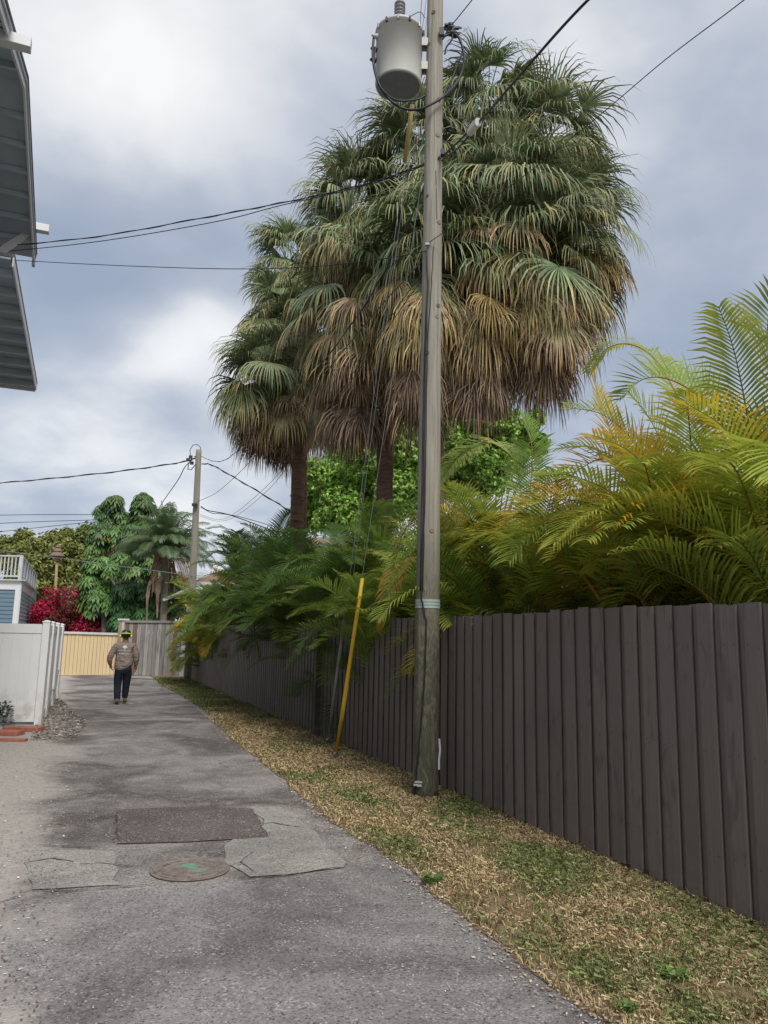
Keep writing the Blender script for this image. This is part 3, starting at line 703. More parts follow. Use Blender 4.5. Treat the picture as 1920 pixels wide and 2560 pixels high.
wire([(1058, -40, PB.y-.1), (1050, 70, PB.y), (1049, 230, PB.y+.5), (1045, 400, PB.y+1)], .004, 'hair thin vertical wire between transformer and pole')
# splice box on the thick cable
c0 = P(1185, 318, 7.55); d0 = (P(1205, 296, 7.4)-P(1165, 345, 7.8)).normalized(); b = MB(); S_ = d0.cross(Vector((0, 0, 1))).normalized()
b.box(c0, .07, .09, .22, (S_, d0.cross(S_), d0), (1, 1, 1), .02); o = b.build('splice_box', TG, origin=c0); tag(o, 'small grey splice box clamped on the thick cable beside the near pole', 'splice box')
# service loops
def loop(pxs, r, label):
    pts = spline([P(x, y, PB.y+d) for x, y, d in pxs], 8); b = MB(); b.tube(pts, r, 8); o = b.build('service_loop', BLACKC, smooth=True, origin=pts[0]); return tag(o, label, 'cable', 'black cables around the transformer')
loop([(934, 96, -.1), (932, 140, -.15), (940, 190, -.2), (962, 236, -.2), (1000, 268, -.2), (1040, 274, -.2), (1075, 262, -.2), (1110, 240, -.15), (1146, 200, 0), (1160, 150, .0), (1152, 105, 0), (1135, 84, 0), (1112, 90, 0), (1102, 100, -.05)], .016, 'outer black cable hanging in a loop under the transformer and round the pole')
loop([(938, 118, -.1), (936, 165, -.15), (948, 212, -.2), (985, 248, -.25), (1035, 250, -.2), (1066, 238, -.15)], .012, 'inner black cable hanging close under the transformer')
loop([(1115, 245, .1), (1140, 170, .1), (1156, 128, .1), (1146, 92, .1), (1130, 78, .1)], .012, 'black cable arching on the right of the near pole head')
b = MB(); hc = P(1128, 72, PB.y)
for i in range(16): b.box(hc+Vector((rr.uniform(-.09, .09), rr.uniform(-.05, .05), rr.uniform(-.09, .06))), .05, .03, .05, (Vector((rr.uniform(.3, 1), rr.uniform(-1, 1), 0)).normalized(), Vector((0, 0, 1)), Vector((1, 0, 0))), (1, 1, 1), .006)
b.tube(spline([P(1104, 102, PB.y), P(1118, 80, PB.y), P(1128, 72, PB.y)]), .014, 6); b.tube(spline([P(1132, 76, PB.y), P(1130, 98, PB.y), P(1116, 118, PB.y), P(1112, 135, PB.y)]), .012, 6)
o = b.build('cable_connector', DSTEEL, origin=hc); tag(o, 'dark tangle of cable connectors bracketed right of the near pole head', 'connector')

# guy wires
def guy(gx, gy, pts, label, guard=None, r=.006):
    a = G(gx, gy); root = empty('guy_wire', a, label, 'guy wire', 'guy wires of the near pole')
    top = pts[-1]; b = MB(); b.tube([a+Vector((0, 0, .05)), top], .0035, 6); b.build('strand', STEEL, root)
    b = MB(); d = (top-a).normalized(); b.tube([a-d*.05, a+d*.10], .012, 8); b.lathe([(.035, -.012), (.035, .012)], a+d*.11, 12, (1, 1, 1), (d, d.orthogonal(), d.cross(d.orthogonal())))
    b.tube([a+d*.11+Vector((.03, 0, 0)), a+d*.2, a+d*.35], .009, 6); b.build('anchor_eye', STEEL, root)
    return root, a, d
Zg1 = hpole(300); g1t = pz(Zg1)+(-tocam)*prad(Zg1)*0+AU*.12
rt, a, d = guy(838, 1903, [g1t], 'guy wire inside a bright yellow plastic guard anchored in the verge')
# length of guard: up to image row 1445
def tto(a, d, y):
    lo, hi = 0, 12
    for _ in range(40):
        mid = (lo+hi)/2; q = a+d*mid-Vector((0, 0, CH)); yy = 1280-f*q.dot(UP)/q.dot(FW)
        if yy > y: lo = mid
        else: hi = mid
    return lo
YEL = m_plain('yellow_plastic', (.60, .38, .02), .45, .4, var=.1, sc=4)
L = tto(a, d, 1446); b = MB(); b.tube([a+d*.12, a+d*.9, a+d*(L*.6), a+d*L], [.026, .028, .027, .025], 14); b.build('guard', YEL, rt, smooth=True)
b = MB(); b.tube([a+d*.6+Vector((.02, -.02, 0)), a+d*1.1+Vector((.025, -.03, 0))], .006, 6); b.build('seam', YEL, rt)
Zg2 = hpole(-130); g2t = pz(Zg2)+AU*.12
rt, a, d = guy(819, 1866, [g2t], 'guy wire in a dull grey guard, left of the yellow one', r=.006)
GG = m_plain('grey_guard', (.30, .30, .28), .6, .4, var=.2, sc=6)
L = tto(a, d, 1462); b = MB(); b.tube([a+d*.3, a+d*1.2, a+d*L], [.026, .028, .024], 12); b.build('guard', GG, rt, smooth=True)
L1 = tto(a, d, 405); L2 = tto(a, d, 262); b = MB(); b.tube([a+d*L1, a+d*L2], .03, 12); b.build('insulator_rod', m_plain('aged_yellow_rod', (.34, .25, .06), .5, .4), rt, smooth=True)
b = MB(); b.tube([a+Vector((.05, .1, .05)), g2t.lerp(a, .0)+Vector((.0, .0, -.4))], .003, 6); b.build('strand', STEEL, rt)

# ------------------------------------------------------------------ left house with gable overhang (v = -1.35 plane)
SOF = m_plain('grey_blue_soffit', (.42, .48, .53), .6, .3, var=.08, sc=3); TRIM = m_plain('trim_paint', (.66, .67, .67), .5, .4, var=.05, sc=4)
SHING = m_plain('dark_shingle', (.16, .14, .15), .9, .2, var=.3, sc=20); SIDE = m_plain('blue_grey_siding', (.28, .34, .38), .6, .3, var=.06, sc=3)
def left_house():
    v0 = -1.35; vw = -2.35
    A = VP(-10, -40, v0); Bp = VP(64, 208, v0); C = VP(87, 645, v0)
    root = empty('house', AP(11, vw), 'tall house on the left whose gable roof overhang juts into the picture', 'house')
    uA, zA = A.dot(AU), A.z; uB, zB = Bp.dot(AU), Bp.z; uC, zC = C.dot(AU), C.z
    sl = (zB-zA)/(uB-uA); uA2 = uB-(uC-uB)*1.35; zA2 = zB+sl*(uA2-uB)
    def pt(u, z, v): return AP(u, v, z)
    def plane(u0, z0, u1, z1, va, vb, th, name, mat, dz=0):
        b = MB(); vs_ = [pt(u0, z0+dz, va), pt(u1, z1+dz, va), pt(u1, z1+dz, vb), pt(u0, z0+dz, vb)]; vs_ += [p+Vector((0, 0, th)) for p in vs_]
        b.add(vs_, [(3, 2, 1, 0), (4, 5, 6, 7), (0, 1, 5, 4), (1, 2, 6, 5), (2, 3, 7, 6), (3, 0, 4, 7)]); return b.build(name, mat, root)
    for (u0, z0, u1, z1) in ((uA2, zA2, uB, zB), (uB, zB, uC, zC)):
        plane(u0, z0, u1, z1, v0-.03, -7, .03, 'soffit', SOF)
        plane(u0, z0, u1, z1, v0+.035, -7, .05, 'roof', SHING, .06)
        plane(u0, z0, u1, z1, v0-.03, v0, .15, 'bargeboard', TRIM, -.10)
        plane(u0, z0, u1, z1, v0+.002, v0+.025, .05, 'bargeboard', SOF, .0)
        n = 7
        b = MB()
        for i in range(1, n):        # rafters of the overhang
            t = i/n; u = u0+(u1-u0)*t; z = z0+(z1-z0)*t; b = MB(); b.beam(pt(u, z-.05, vw), pt(u, z-.05, v0-.035), .05, .09); b.build('rafter', SOF, root)
    # gable wall with siding
    b = MB(); us = [uA2+.5, uB, uC-.45]; zt = lambda u: (zB+(zA2-zB)/(uA2-uB)*(u-uB)) if u < uB else (zB+(zC-zB)/(uC-uB)*(u-uB))
    b.add([pt(us[0], 0, vw), pt(us[2], 0, vw), pt(us[2], zt(us[2]), vw), pt(us[1], zt(us[1]), vw), pt(us[0], zt(us[0]), vw)]+[pt(us[0], 0, -7), pt(us[2], 0, -7), pt(us[2], zt(us[2]), -7), pt(us[1], zt(us[1]), -7), pt(us[0], zt(us[0]), -7)],
          [(0, 1, 2, 3, 4), (9, 8, 7, 6, 5), (1, 6, 7, 2), (5, 0, 4, 9)]); b.build('wall', SIDE, root)
    for i in range(34):
        z = .3+i*.22; b = MB() if i == 0 else b; b.box(pt((us[0]+us[2])/2, z, vw+.006), us[2]-us[0], .012, .02, (AU, AV, Vector((0, 0, 1))))
    b.build('siding_lines', SIDE, root)
    # outlookers with braces
    for (x, y, dz) in ((30, 108, 0), (100, 572, 0)):
        e = VP(x+25 if y < 300 else x+8, y, v0+.14); u, z = e.dot(AU), e.z
        b = MB(); b.beam(pt(u, z, vw-.1), pt(u, z, v0+.24), .14, .14, ch=.006); o = b.build('outlooker', TRIM, root)
        if y > 300:
            b = MB(); b.beam(pt(u-.02, z-.08, v0-.02), pt(u-.02, z-1.05, vw+.06), .085, .11); b.build('brace', TRIM, root)
            b = MB(); b.beam(pt(u-.02, z-1.2, vw+.04), pt(u-.02, z+.05, vw+.04), .085, .07); b.build('brace', TRIM, root)
            # barge foot
            b = MB(); b.box(pt(uC+.02, zC-.04, v0-.015), .12, .05, .22, (AU, AV, Vector((0, 0, 1)))); b.build('bargeboard', SOF, root)
    # lower level roof with open rafters
    D = VP(88, 976, v0); E_ = VP(30, 690, v0); uD, zD = D.dot(AU), D.z; uE = E_.dot(AU)-.15; 
    vi = -4.5; rise = .0
    plane(uE, zD, uD, zD, v0-.02, vi, .03, 'soffit', SOF, .10); plane(uE, zD, uD, zD, v0+.03, vi, .05, 'roof', SHING, .14)
    plane(uE, zD, uD, zD, v0-.0, v0+.025, .14, 'bargeboard', TRIM, 0)
    b = MB(); b.beam(pt(uD, zD+.05, v0), pt(uD, zD+.05, vi), .03, .16); b.build('bargeboard', TRIM, root)
    k = 9
    for i in range(k):
        u = uE+(uD-uE)*(i+.5)/k; b = MB(); b.beam(pt(u, zD+.03, vi), pt(u, zD+.03, v0-.02), .05, .13); b.build('rafter', SOF, root)
    b = MB(); b.add([pt(uC-.6, 0, -3.2), pt(uD-.5, 0, -3.2), pt(uD-.5, zD+.1, -3.2), pt(uC-.6, zD+.1, -3.2), pt(uC-.6, 0, -7), pt(uD-.5, 0, -7), pt(uD-.5, zD+.1, -7), pt(uC-.6, zD+.1, -7)], [(0, 1, 2, 3), (1, 5, 6, 2), (4, 0, 3, 7)]); b.build('wall', SIDE, root)
left_house()

# ------------------------------------------------------------------ white vinyl fence
Zv = Vector((0, 0, 1))
def white_fence():
    ps = [G(95, 1812), G(109, 1791), G(125, 1767), G(138, 1748)]
    root = empty('vinyl_fence', ps[0], 'white vinyl privacy fence turning a corner on the left side of the alley', 'fence')
    q = G(95, 1812); H_ = P(117, 1556, q.y).z
    # front run heads left, facing the camera
    fr = (G(-60, 1812)-q).normalized()
    def panel(a, b_, z0, z1, name='panel', n=None):
        d = (b_-a); L = d.length; d.normalize(); nn = Vector((-d.y, d.x, 0)); n = n or max(3, int(L/.17)); m_ = MB()
        for i in range(n):
            w_ = L/n; m_.box(a+d*(w_*(i+.5))+Zv*((z0+z1)/2), w_-.006, .022, z1-z0-.2, (d, nn, Zv), ch=.004)
            m_.box(a+d*(w_*(i+.5))+Zv*((z0+z1)/2), w_-.001, .014, z1-z0-.2, (d, nn, Zv))
        m_.build(name, WHITE, root)
        for zc, hh in ((z1-.09, .17), (z0+.07, .15)):
            m_ = MB(); m_.box(a+d*L/2+Zv*zc, L, .045, hh, (d, nn, Zv), ch=.004); m_.build('rail', WHITE, root)
    def post(p, h, s_=.127):
        m_ = MB(); X = fr; Y = Vector((-fr.y, fr.x, 0)); m_.box(p+Zv*h/2, s_, s_, h, (X, Y, Zv), ch=.006); m_.build('post', WHITE, root)
        m_ = MB(); c = p+Zv*h
        pr_ = s_*.56; m_.add([c+X*pr_+Y*pr_, c-X*pr_+Y*pr_, c-X*pr_-Y*pr_, c+X*pr_-Y*pr_]+[v_+Zv*.02 for v_ in (c+X*pr_+Y*pr_, c-X*pr_+Y*pr_, c-X*pr_-Y*pr_, c+X*pr_-Y*pr_)]+[c+Zv*.045],
                              [(0, 1, 5, 4), (1, 2, 6, 5), (2, 3, 7, 6), (3, 0, 4, 7), (4, 5, 8), (5, 6, 8), (6, 7, 8), (7, 4, 8), (3, 2, 1, 0)]); m_.build('post_cap', WHITE, root)
    e = q+fr*2.44; panel(q+fr*.06, e-fr*.06, .06, H_-.03); post(e, H_+.02); e2 = e+fr*2.44; panel(e+fr*.06, e2-fr*.06, .06, H_-.03); post(e2, H_+.02)
    for p in ps: post(p, H_)
    for a, b_ in zip(ps, ps[1:]):
        d = (b_-a).normalized(); panel(a+d*.06, b_-d*.06, .05, H_-.04)
    l = ps[-1]; d = (ps[-1]-ps[0]).normalized(); l2 = l-AV*2.6+AU*.4; panel(l-AV*.06, l2, .06, H_-.04); post(l2, H_)
    m_ = MB(); pts = [G(114, 1788)+Zv*(.25)+AV*.05, G(120, 1775)+Zv*.42+AV*.05, G(128, 1765)+Zv*.38+AV*.05, G(136, 1752)+Zv*.75+AV*.04]; m_.tube(spline(pts), .012, 6); m_.build('bent_rod', STEEL, root)
white_fence()
BR = m_plain('red_brick', (.36, .14, .095), .9, .2, var=.3, sc=9, bump=.4)
k = 0
for (x, y, dx, sx, sy, z, l) in ((60, 1822, 0, .62, .30, .05, 'red paver slab beside the white fence post'), (8, 1832, 0, .60, .30, .05, 'red paver slab at the left edge of the photo'),
                               (25, 1850, 0, .50, .16, .02, 'broken red brick strip in front of the two red slabs')):
    b = MB(); c = G(x, y, z/2+.012); a = random.uniform(-.1, .1); X = Vector((math.cos(a), math.sin(a), 0)); b.box(c, sx, sy, z+.02, (X, Vector((-X.y, X.x, 0)), Zv), ch=.02)
    o = b.build('brick_paver', BR, origin=c); tag(o, l, 'paver', 'red pavers by the white fence')
p0 = G(2, 1815); b = MB()
for i in range(170):
    a = random.random()*6.28; r = random.random()**.5*.2; z = random.random()*.42; c = p0+Vector((math.cos(a)*r*(1-z), math.sin(a)*r*(1-z), z)); d = Vector((math.cos(a), math.sin(a), random.uniform(-.3, .6))).normalized(); w_ = Vector((-d.y, d.x, .2)).normalized()*.022
    b.add([c, c+d*.04+w_, c+d*.085, c+d*.04-w_], [(0, 1, 2, 3)], jit((.03, .06, .025), .4))
o = b.build('shrub', BROAD, origin=p0); tag(o, 'small dark green shrub at the left edge in front of the white fence', 'shrub')

# ------------------------------------------------------------------ blue house with roof deck
def blue_house():
    va = -2.55
    A = VP(52, 1452, va); Bq = VP(88, 1500, va); u0, u1 = A.dot(AU), Bq.dot(AU); zt = A.z
    root = empty('house', AP(u0, va), 'small blue clapboard house with a white railed roof deck behind the white fence', 'house')
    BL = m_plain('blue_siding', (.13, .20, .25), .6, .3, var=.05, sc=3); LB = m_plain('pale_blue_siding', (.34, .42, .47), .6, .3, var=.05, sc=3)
    ft = Vector((-1, 0.03, 0)).normalized(); fnn = Vector((0, -1, 0)); L = u1-u0
    c0 = AP(u0, va)
    # side wall boards (facing alley) and front boards
    def boards(a, d, nn, L, z0, z1, mat, name):
        n = int((z1-z0)/.165); m_ = MB()
        for i in range(n):
            zc = z0+(i+.5)*(z1-z0)/n; h = (z1-z0)/n
            p = a+Zv*zc; vs_ = [p-Zv*h/2+nn*.028, p-Zv*h/2+d*L+nn*.028, p+Zv*h/2+d*L+nn*.004, p+Zv*h/2+nn*.004, p-Zv*h/2, p-Zv*h/2+d*L]
            m_.add(vs_, [(0, 1, 2, 3), (4, 5, 1, 0)])
        m_.build(name, mat, root)
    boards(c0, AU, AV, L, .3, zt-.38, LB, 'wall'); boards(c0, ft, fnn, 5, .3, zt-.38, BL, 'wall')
    for a, d, nn, l in ((c0, AU, AV, L), (c0, ft, fnn, 5)):
        m_ = MB(); m_.box(a+d*l/2+Zv*(zt-.19)+nn*.02, l+.1, .06, .38, (d, nn, Zv)); m_.build('fascia', TRIM, root)
        m_ = MB(); m_.box(a+d*l/2+Zv*(zt+.02)+nn*.05, l+.3, .26, .05, (d, nn, Zv)); m_.build('roof_edge', DIRTYW, root)
        for t in (0.0, l-.09):
            m_ = MB(); m_.box(a+d*(t+.07)+Zv*(zt/2)+nn*.03, .20, .05, zt-.4, (d, nn, Zv)); m_.build('corner_board', TRIM, root)
    m_ = MB(); m_.add([c0+Zv*zt, c0+AU*L+Zv*zt, c0+AU*L+ft*5+Zv*zt, c0+ft*5+Zv*zt], [(0, 1, 2, 3)]); m_.build('deck', DIRTYW, root)
    m_ = MB(); m_.box(c0+AU*L*.6+Zv*1.35+AV*.04, 1.3, .05, .9, (AU, AV, Zv)); w1 = m_.build('window', TRIM, root)
    m_ = MB(); m_.box(c0+AU*L*.6+Zv*1.30+AV*.07, 1.06, .02, .62, (AU, AV, Zv)); m_.build('pane', m_plain('window_glass', (.06, .08, .09), .1, .6), w1)
    # deck railing
    rh = 1.0; zt2 = zt+.05
    for a, d, l, bal in ((c0+ft*.05, AU, L-.6, False), (c0+ft*.05, ft, 4.9, True)):
        for z, hh in ((rh, .06), (.14, .07)):
            m_ = MB(); m_.box(a+d*l/2+Zv*(zt2+z), l+.1, .10, hh, (d, d.cross(Zv), Zv)); m_.build('rail', DIRTYW, root)
        n = int(l/1.6)
        for i in range(n+1):
            m_ = MB(); m_.box(a+d*l*i/n+Zv*(zt2+rh/2), .11, .11, rh, (d, d.cross(Zv), Zv)); m_.build('post', DIRTYW, root)
        if bal:
            m_ = MB()
            for i in range(int(l/.16)): m_.box(a+d*(.08+i*.16)+Zv*(zt2+.55), .05, .035, .85, (d, d.cross(Zv), Zv))
            m_.build('balusters', DIRTYW, root)
        else:
            m_ = MB(); m_.box(a+d*l/2+Zv*(zt2+.55)-AV*.02, l, .02, .80, (d, d.cross(Zv), Zv)); m_.build('rail_panel', DIRTYW, root)
blue_house()

# ------------------------------------------------------------------ fences at the end
def end_fence(name, a, b_, h0, h1, mat, base, label, cap, bw=.145, var=.06, capcol=(.55, .55, .52), panels=3, seed=1, special=None, top_jit=.01):
    root = empty(name, a, label, 'fence'); d = (b_-a); L = d.length; d.normalize(); nn = Vector((d.y, -d.x, 0)); r_ = random.Random(seed)
    if nn.y > 0: nn = -nn
    n = int(L/bw); bw = L/n; per = (n+panels-1)//panels
    for pi in range(panels):
        m_ = MB()
        for i in range(pi*per, min(n, (pi+1)*per)):
            h = h0+(h1-h0)*i/n+r_.uniform(-top_jit, top_jit); _k = r_.uniform(1-var, 1+var); c = tuple(x*_k for x in base)
            if special: c = special(i/n, c, r_)
            m_.box(a+d*(bw*(i+.5))+nn*r_.uniform(0, .012)+Zv*(h/2+.02), bw-.012, .022, h, (d, nn, Zv), c, .003)
            if i == pi*per: pass
        if m_.v: m_.build('fence_panel', mat, root)
    m_ = MB(); m_.box(a+d*L/2-nn*.03+Zv*.9, L, .02, 1.6, (d, nn, Zv), tuple(x*.5 for x in base)); m_.build('backing', VC, root)
    if cap:
        m_ = MB(); m_.beam(a+nn*.03+Zv*(h0+.04), b_+nn*.03+Zv*(h1+.04), .09, .085, col=capcol); m_.build('cap_rail', VC, root)
    return root
ye = G(300, 1688); yl = G(60, 1691); hy = P(300, 1588, ye.y).z
end_fence('board_fence', yl, ye, P(60, 1581, yl.y).z, hy, CREAM, (.68, .53, .31), 'cream yellow board fence with a white cap across the end of the alley', True, capcol=(.6, .6, .57), panels=4, seed=4, var=.05)
ga = G(304, 1689); gb = G(478, 1692); h0 = P(304, 1556, ga.y).z; h1 = P(460, 1557, gb.y).z
def spc(t, c, r_):
    if .78 < t < .90: return (.42, .44, .44)
    if r_.random() < .14: return (.19, .125, .085)
    return c
end_fence('board_fence', ga, gb, h0, h1, OLDW, (.31, .295, .275), 'tall weathered grey plank fence at the end of the alley, right of the cream one', True, bw=.16, var=.3, capcol=(.24, .225, .20), seed=9, special=spc, top_jit=.02, panels=3)
gc = ga+Vector((-.15, 2.2, 0)); gd = ga+Vector((-.02, .05, 0))
b = MB(); ra = empty('fence_return', ga, 'short peeling white side panel at the corner of the grey plank fence', 'fence')
for i in range(3): b.box(ga+Vector((-.17+i*.13-.05, .02, 0))+Zv*(h0/2+.12), .12, .03, h0-.1, None, (.50, .47, .42) if i == 1 else (.33, .25, .2), .003)
b.build('planks', OLDW, ra)
b = MB(); b.box(ga+Vector((-.08, .0, 0))+Zv*(h0+.12), .46, .09, .07, None, (.55, .54, .5)); b.build('cap_rail', VC, ra)

# lamp post in the trees
lp = P(143, 1500, 42); lp.z = 0
lt = P(143, 1392, 42); root = empty('lamp_post', lp, 'weathered tan lamp post with a pagoda shaped hood in front of the yellowish tree', 'lamp post')
b = MB(); b.tube([lp, lt], .08, 8, (.30, .24, .13)); b.build('post', VC, root, smooth=True)
b = MB(); b.lathe([(.40, 0), (.42, .04), (.20, .28), (.26, .30), (.10, .50), (.16, .52), (.02, .70)], lt, 12, (.20, .13, .09)); b.build('lamp_hood', VC, root)
b = MB(); b.lathe([(.16, -.25), (.18, -.05), (.14, .02)], lt, 12, (.25, .18, .12)); b.build('lantern', VC, root)

# brown roofed house behind the areca palms
hb = P(560, 1440, 40); root = empty('house', (hb.x, hb.y, 0), 'distant house with a low brown hipped roof behind the areca palms', 'house')
ze = P(490, 1455, 36).z; xl = P(478, 1455, 36).x; zr = P(600, 1352, 40).z
BRF = m_plain('brown_shingles', (.24, .165, .125), .9, .2, var=.15, sc=12); BW = m_plain('tan_stucco', (.45, .42, .36), .8, .2)
x0, x1, y0, y1 = xl, xl+13, 36, 46
b = MB(); b.add([(x0, y0, ze), (x1, y0, ze), (x1, y1, ze), (x0, y1, ze), (x0+5, 41, zr+.4), (x1-5, 41, zr+.4)], [(0, 1, 5, 4), (1, 2, 5), (2, 3, 4, 5), (3, 0, 4), (3, 2, 1, 0)]); b.build('roof', BRF, root)
b = MB(); b.box((x0+6.5, 41, ze/2-.1), 12, 9, ze-.05); b.build('wall', BW, root)
b = MB(); b.box((x0+6.5, 35.98, ze-.08), 13, .06, .18); b.build('gutter', DIRTYW, root)
b = MB(); b.beam((x0-1.1, 35.5, ze-.9), (x0+.4, 35.8, ze-.15), .5, .12); b.build('porch_roof', DIRTYW, root)

# ------------------------------------------------------------------ broadleaf trees
def leafblob(blobs, n, size, cols, rs, squash=1., up=.3, shell=.68):
    V = np.zeros((n*4, 3)); C = np.zeros((n*4, 3)); w_ = np.array([b_[3]**2*(1) for b_ in blobs], float); w_ /= w_.sum(); ix = rs.choice(len(blobs), n, p=w_)
    B = np.array([b_[:4] for b_ in blobs]); d = rs.randn(n, 3); d /= np.linalg.norm(d, axis=1)[:, None]; r = shell+(1.06-shell)*rs.rand(n); r = np.where(rs.rand(n) < .25, r*rs.rand(n)**.5, r)
    lum = np.array([mnoise.noise(Vector((float(x), float(y), float(z)))*2.2) for x, y, z in d+ix[:, None]])
    r = r*(1+.5*lum+.35*np.array([mnoise.noise(Vector((float(x), float(y), float(z)))*6) for x, y, z in d+ix[:, None]]))
    p = B[ix, :3]+d*(r*B[ix, 3])[:, None]*np.array([1, 1, squash])
    nrm = d*.7+rs.randn(n, 3)*.55+np.array([0, 0, up]); nrm /= np.linalg.norm(nrm, axis=1)[:, None]
    t = np.cross(nrm, rs.randn(n, 3)); t /= np.linalg.norm(t, axis=1)[:, None]; b_ = np.cross(nrm, t); s_ = size*rs.uniform(.6, 1.3, n)[:, None]
    V[0::4] = p-t*s_; V[1::4] = p-b_*s_*.5+nrm*s_*.15; V[2::4] = p+t*s_; V[3::4] = p+b_*s_*.5+nrm*s_*.15
    cs = np.array(cols); ci = cs[(ix*7+(rs.rand(n)*2.2).astype(int)) % len(cs)]*(1+.22*rs.randn(n))[:, None]; ci = np.clip(ci, .004, .9); C = np.repeat(ci, 4, axis=0)
    return V, np.arange(n*4).reshape(-1, 4), C
def tree(name, base, blobs, n, size, cols, label, mat=BARK, tr=.2, seed=1, squash=1., cat='tree', parent_group=None, leafmat=BROAD, trunk=True, limb=.13):
    rs = np.random.RandomState(seed); root = empty(name, base, label, cat, parent_group); top = Vector(np.mean([b_[:3] for b_ in blobs], axis=0).tolist())
    if trunk:
        b = MB(); mid = base.lerp(top, .55)+Vector((.2, 0, 0)); mid.z = base.z+(top.z-base.z)*.5
        b.tube(spline([base-Zv*.1, base.lerp(mid, .5)+Vector((.1, 0, 0)), mid]), np.linspace(tr, tr*.7, 21).tolist(), 9)
        for bl in blobs[:9]:
            c = Vector(bl[:3]); b.tube(spline([mid, mid.lerp(c, .55)+Vector((0, 0, -.25)), c], 5), np.linspace(tr*limb, tr*.05, 11).tolist(), 5)
        b.build('trunk', mat, root, smooth=True)
    V, F_, C = leafblob(blobs, n, size, cols, rs, squash); npmesh('crown', V, F_, C, leafmat, root); return root
def blobs_px(lst, Y, jy=.0):
    o = []
    for i, (x, y, r) in enumerate(lst):
        yy = Y+jy*math.sin(i*2.3); p = P(x, y, yy); o.append((p.x, p.y, p.z, r/1920*yy*1.02))
    return o
bright = [(.30, .50, .08), (.22, .42, .07), (.38, .56, .12), (.16, .32, .06)]
b1 = blobs_px([(820, 1215, 62), (870, 1150, 48), (780, 1180, 36), (900, 1215, 62), (800, 1270, 62), (900, 1130, 42), (960, 1190, 60), (850, 1280, 60), (1010, 1120, 50), (940, 1280, 60), (1000, 1240, 60), (1040, 1180, 50), (905, 1085, 40), (960, 1065, 40), (1010, 1060, 40)], 27, 1.5)
tb = P(900, 1500, 27); tb.z = 0; tree('shade_tree', tb, b1, 70000, .085, bright, 'bright green leafy tree between the two bare palm trunks and the near pole', seed=2, tr=.3)
b2 = blobs_px([(1190, 1040, 52), (1130, 1040, 45), (1250, 1060, 48), (1300, 1080, 34), (1340, 1045, 20), (1325, 1070, 22), (1180, 1110, 55), (1270, 1120, 50), (1110, 1110, 50), (1340, 1110, 30), (1220, 1180, 60), (1130, 1190, 60), (1200, 1000, 32)], 23, 1.2)
tb = P(1190, 1500, 23); tb.z = 0; tree('shade_tree', tb, b2, 60000, .075, bright, 'bright green leafy tree showing below the big palm skirt, right of the near pole', seed=3, tr=.25)
yel = [(.25, .26, .06), (.16, .20, .05), (.36, .33, .08), (.10, .15, .04), (.21, .25, .07)]
b3 = blobs_px([(70, 1400, 50), (20, 1380, 40), (120, 1385, 45), (170, 1370, 42), (220, 1350, 34), (100, 1450, 60), (180, 1440, 60), (230, 1400, 50), (130, 1345, 16), (165, 1335, 16), (220, 1335, 20), (60, 1345, 22), (60, 1480, 60), (200, 1490, 60), (130, 1510, 60), (270, 1470, 60), (270, 1400, 50), (330, 1400, 40), (350, 1470, 60), (420, 1480, 50)], 47, 1.5)
tb = P(150, 1560, 47); tb.z = 0; tree('shade_tree', tb, b3, 80000, .13, yel, 'broad yellowish green tree behind the blue house on the left', seed=4, tr=.4)
# bougainvillea
rd = [(.52, .02, .08), (.38, .012, .05), (.62, .04, .12), (.10, .14, .04), (.13, .12, .04), (.45, .015, .07)]
b4 = blobs_px([(110, 1530, 32), (150, 1500, 30), (190, 1500, 30), (130, 1560, 40), (180, 1545, 38), (220, 1520, 28), (95, 1555, 25), (118, 1478, 9), (150, 1480, 10), (185, 1478, 9), (205, 1480, 12), (232, 1495, 18), (160, 1590, 40), (220, 1575, 34)], 38.5, .8)
tb = P(160, 1640, 38.5); tb.z = 0; tree('flowering_shrub', tb, b4, 26000, .062, rd, 'crimson flowering shrub above the cream fence', seed=5, tr=.12, cat='shrub')
dk = [(.05, .075, .03), (.08, .05, .035), (.04, .06, .025), (.4, .015, .04)]
b5 = blobs_px([(255, 1560, 28), (285, 1565, 26), (240, 1590, 30), (280, 1590, 30), (300, 1545, 22)], 38.3, .5)
tb = P(270, 1650, 38.3); tb.z = 0; tree('flowering_shrub', tb, b5, 6000, .10, dk, 'dark mostly leafy part shrub with a few crimson flowers next to the grey fence corner', seed=6, tr=.1, cat='shrub')

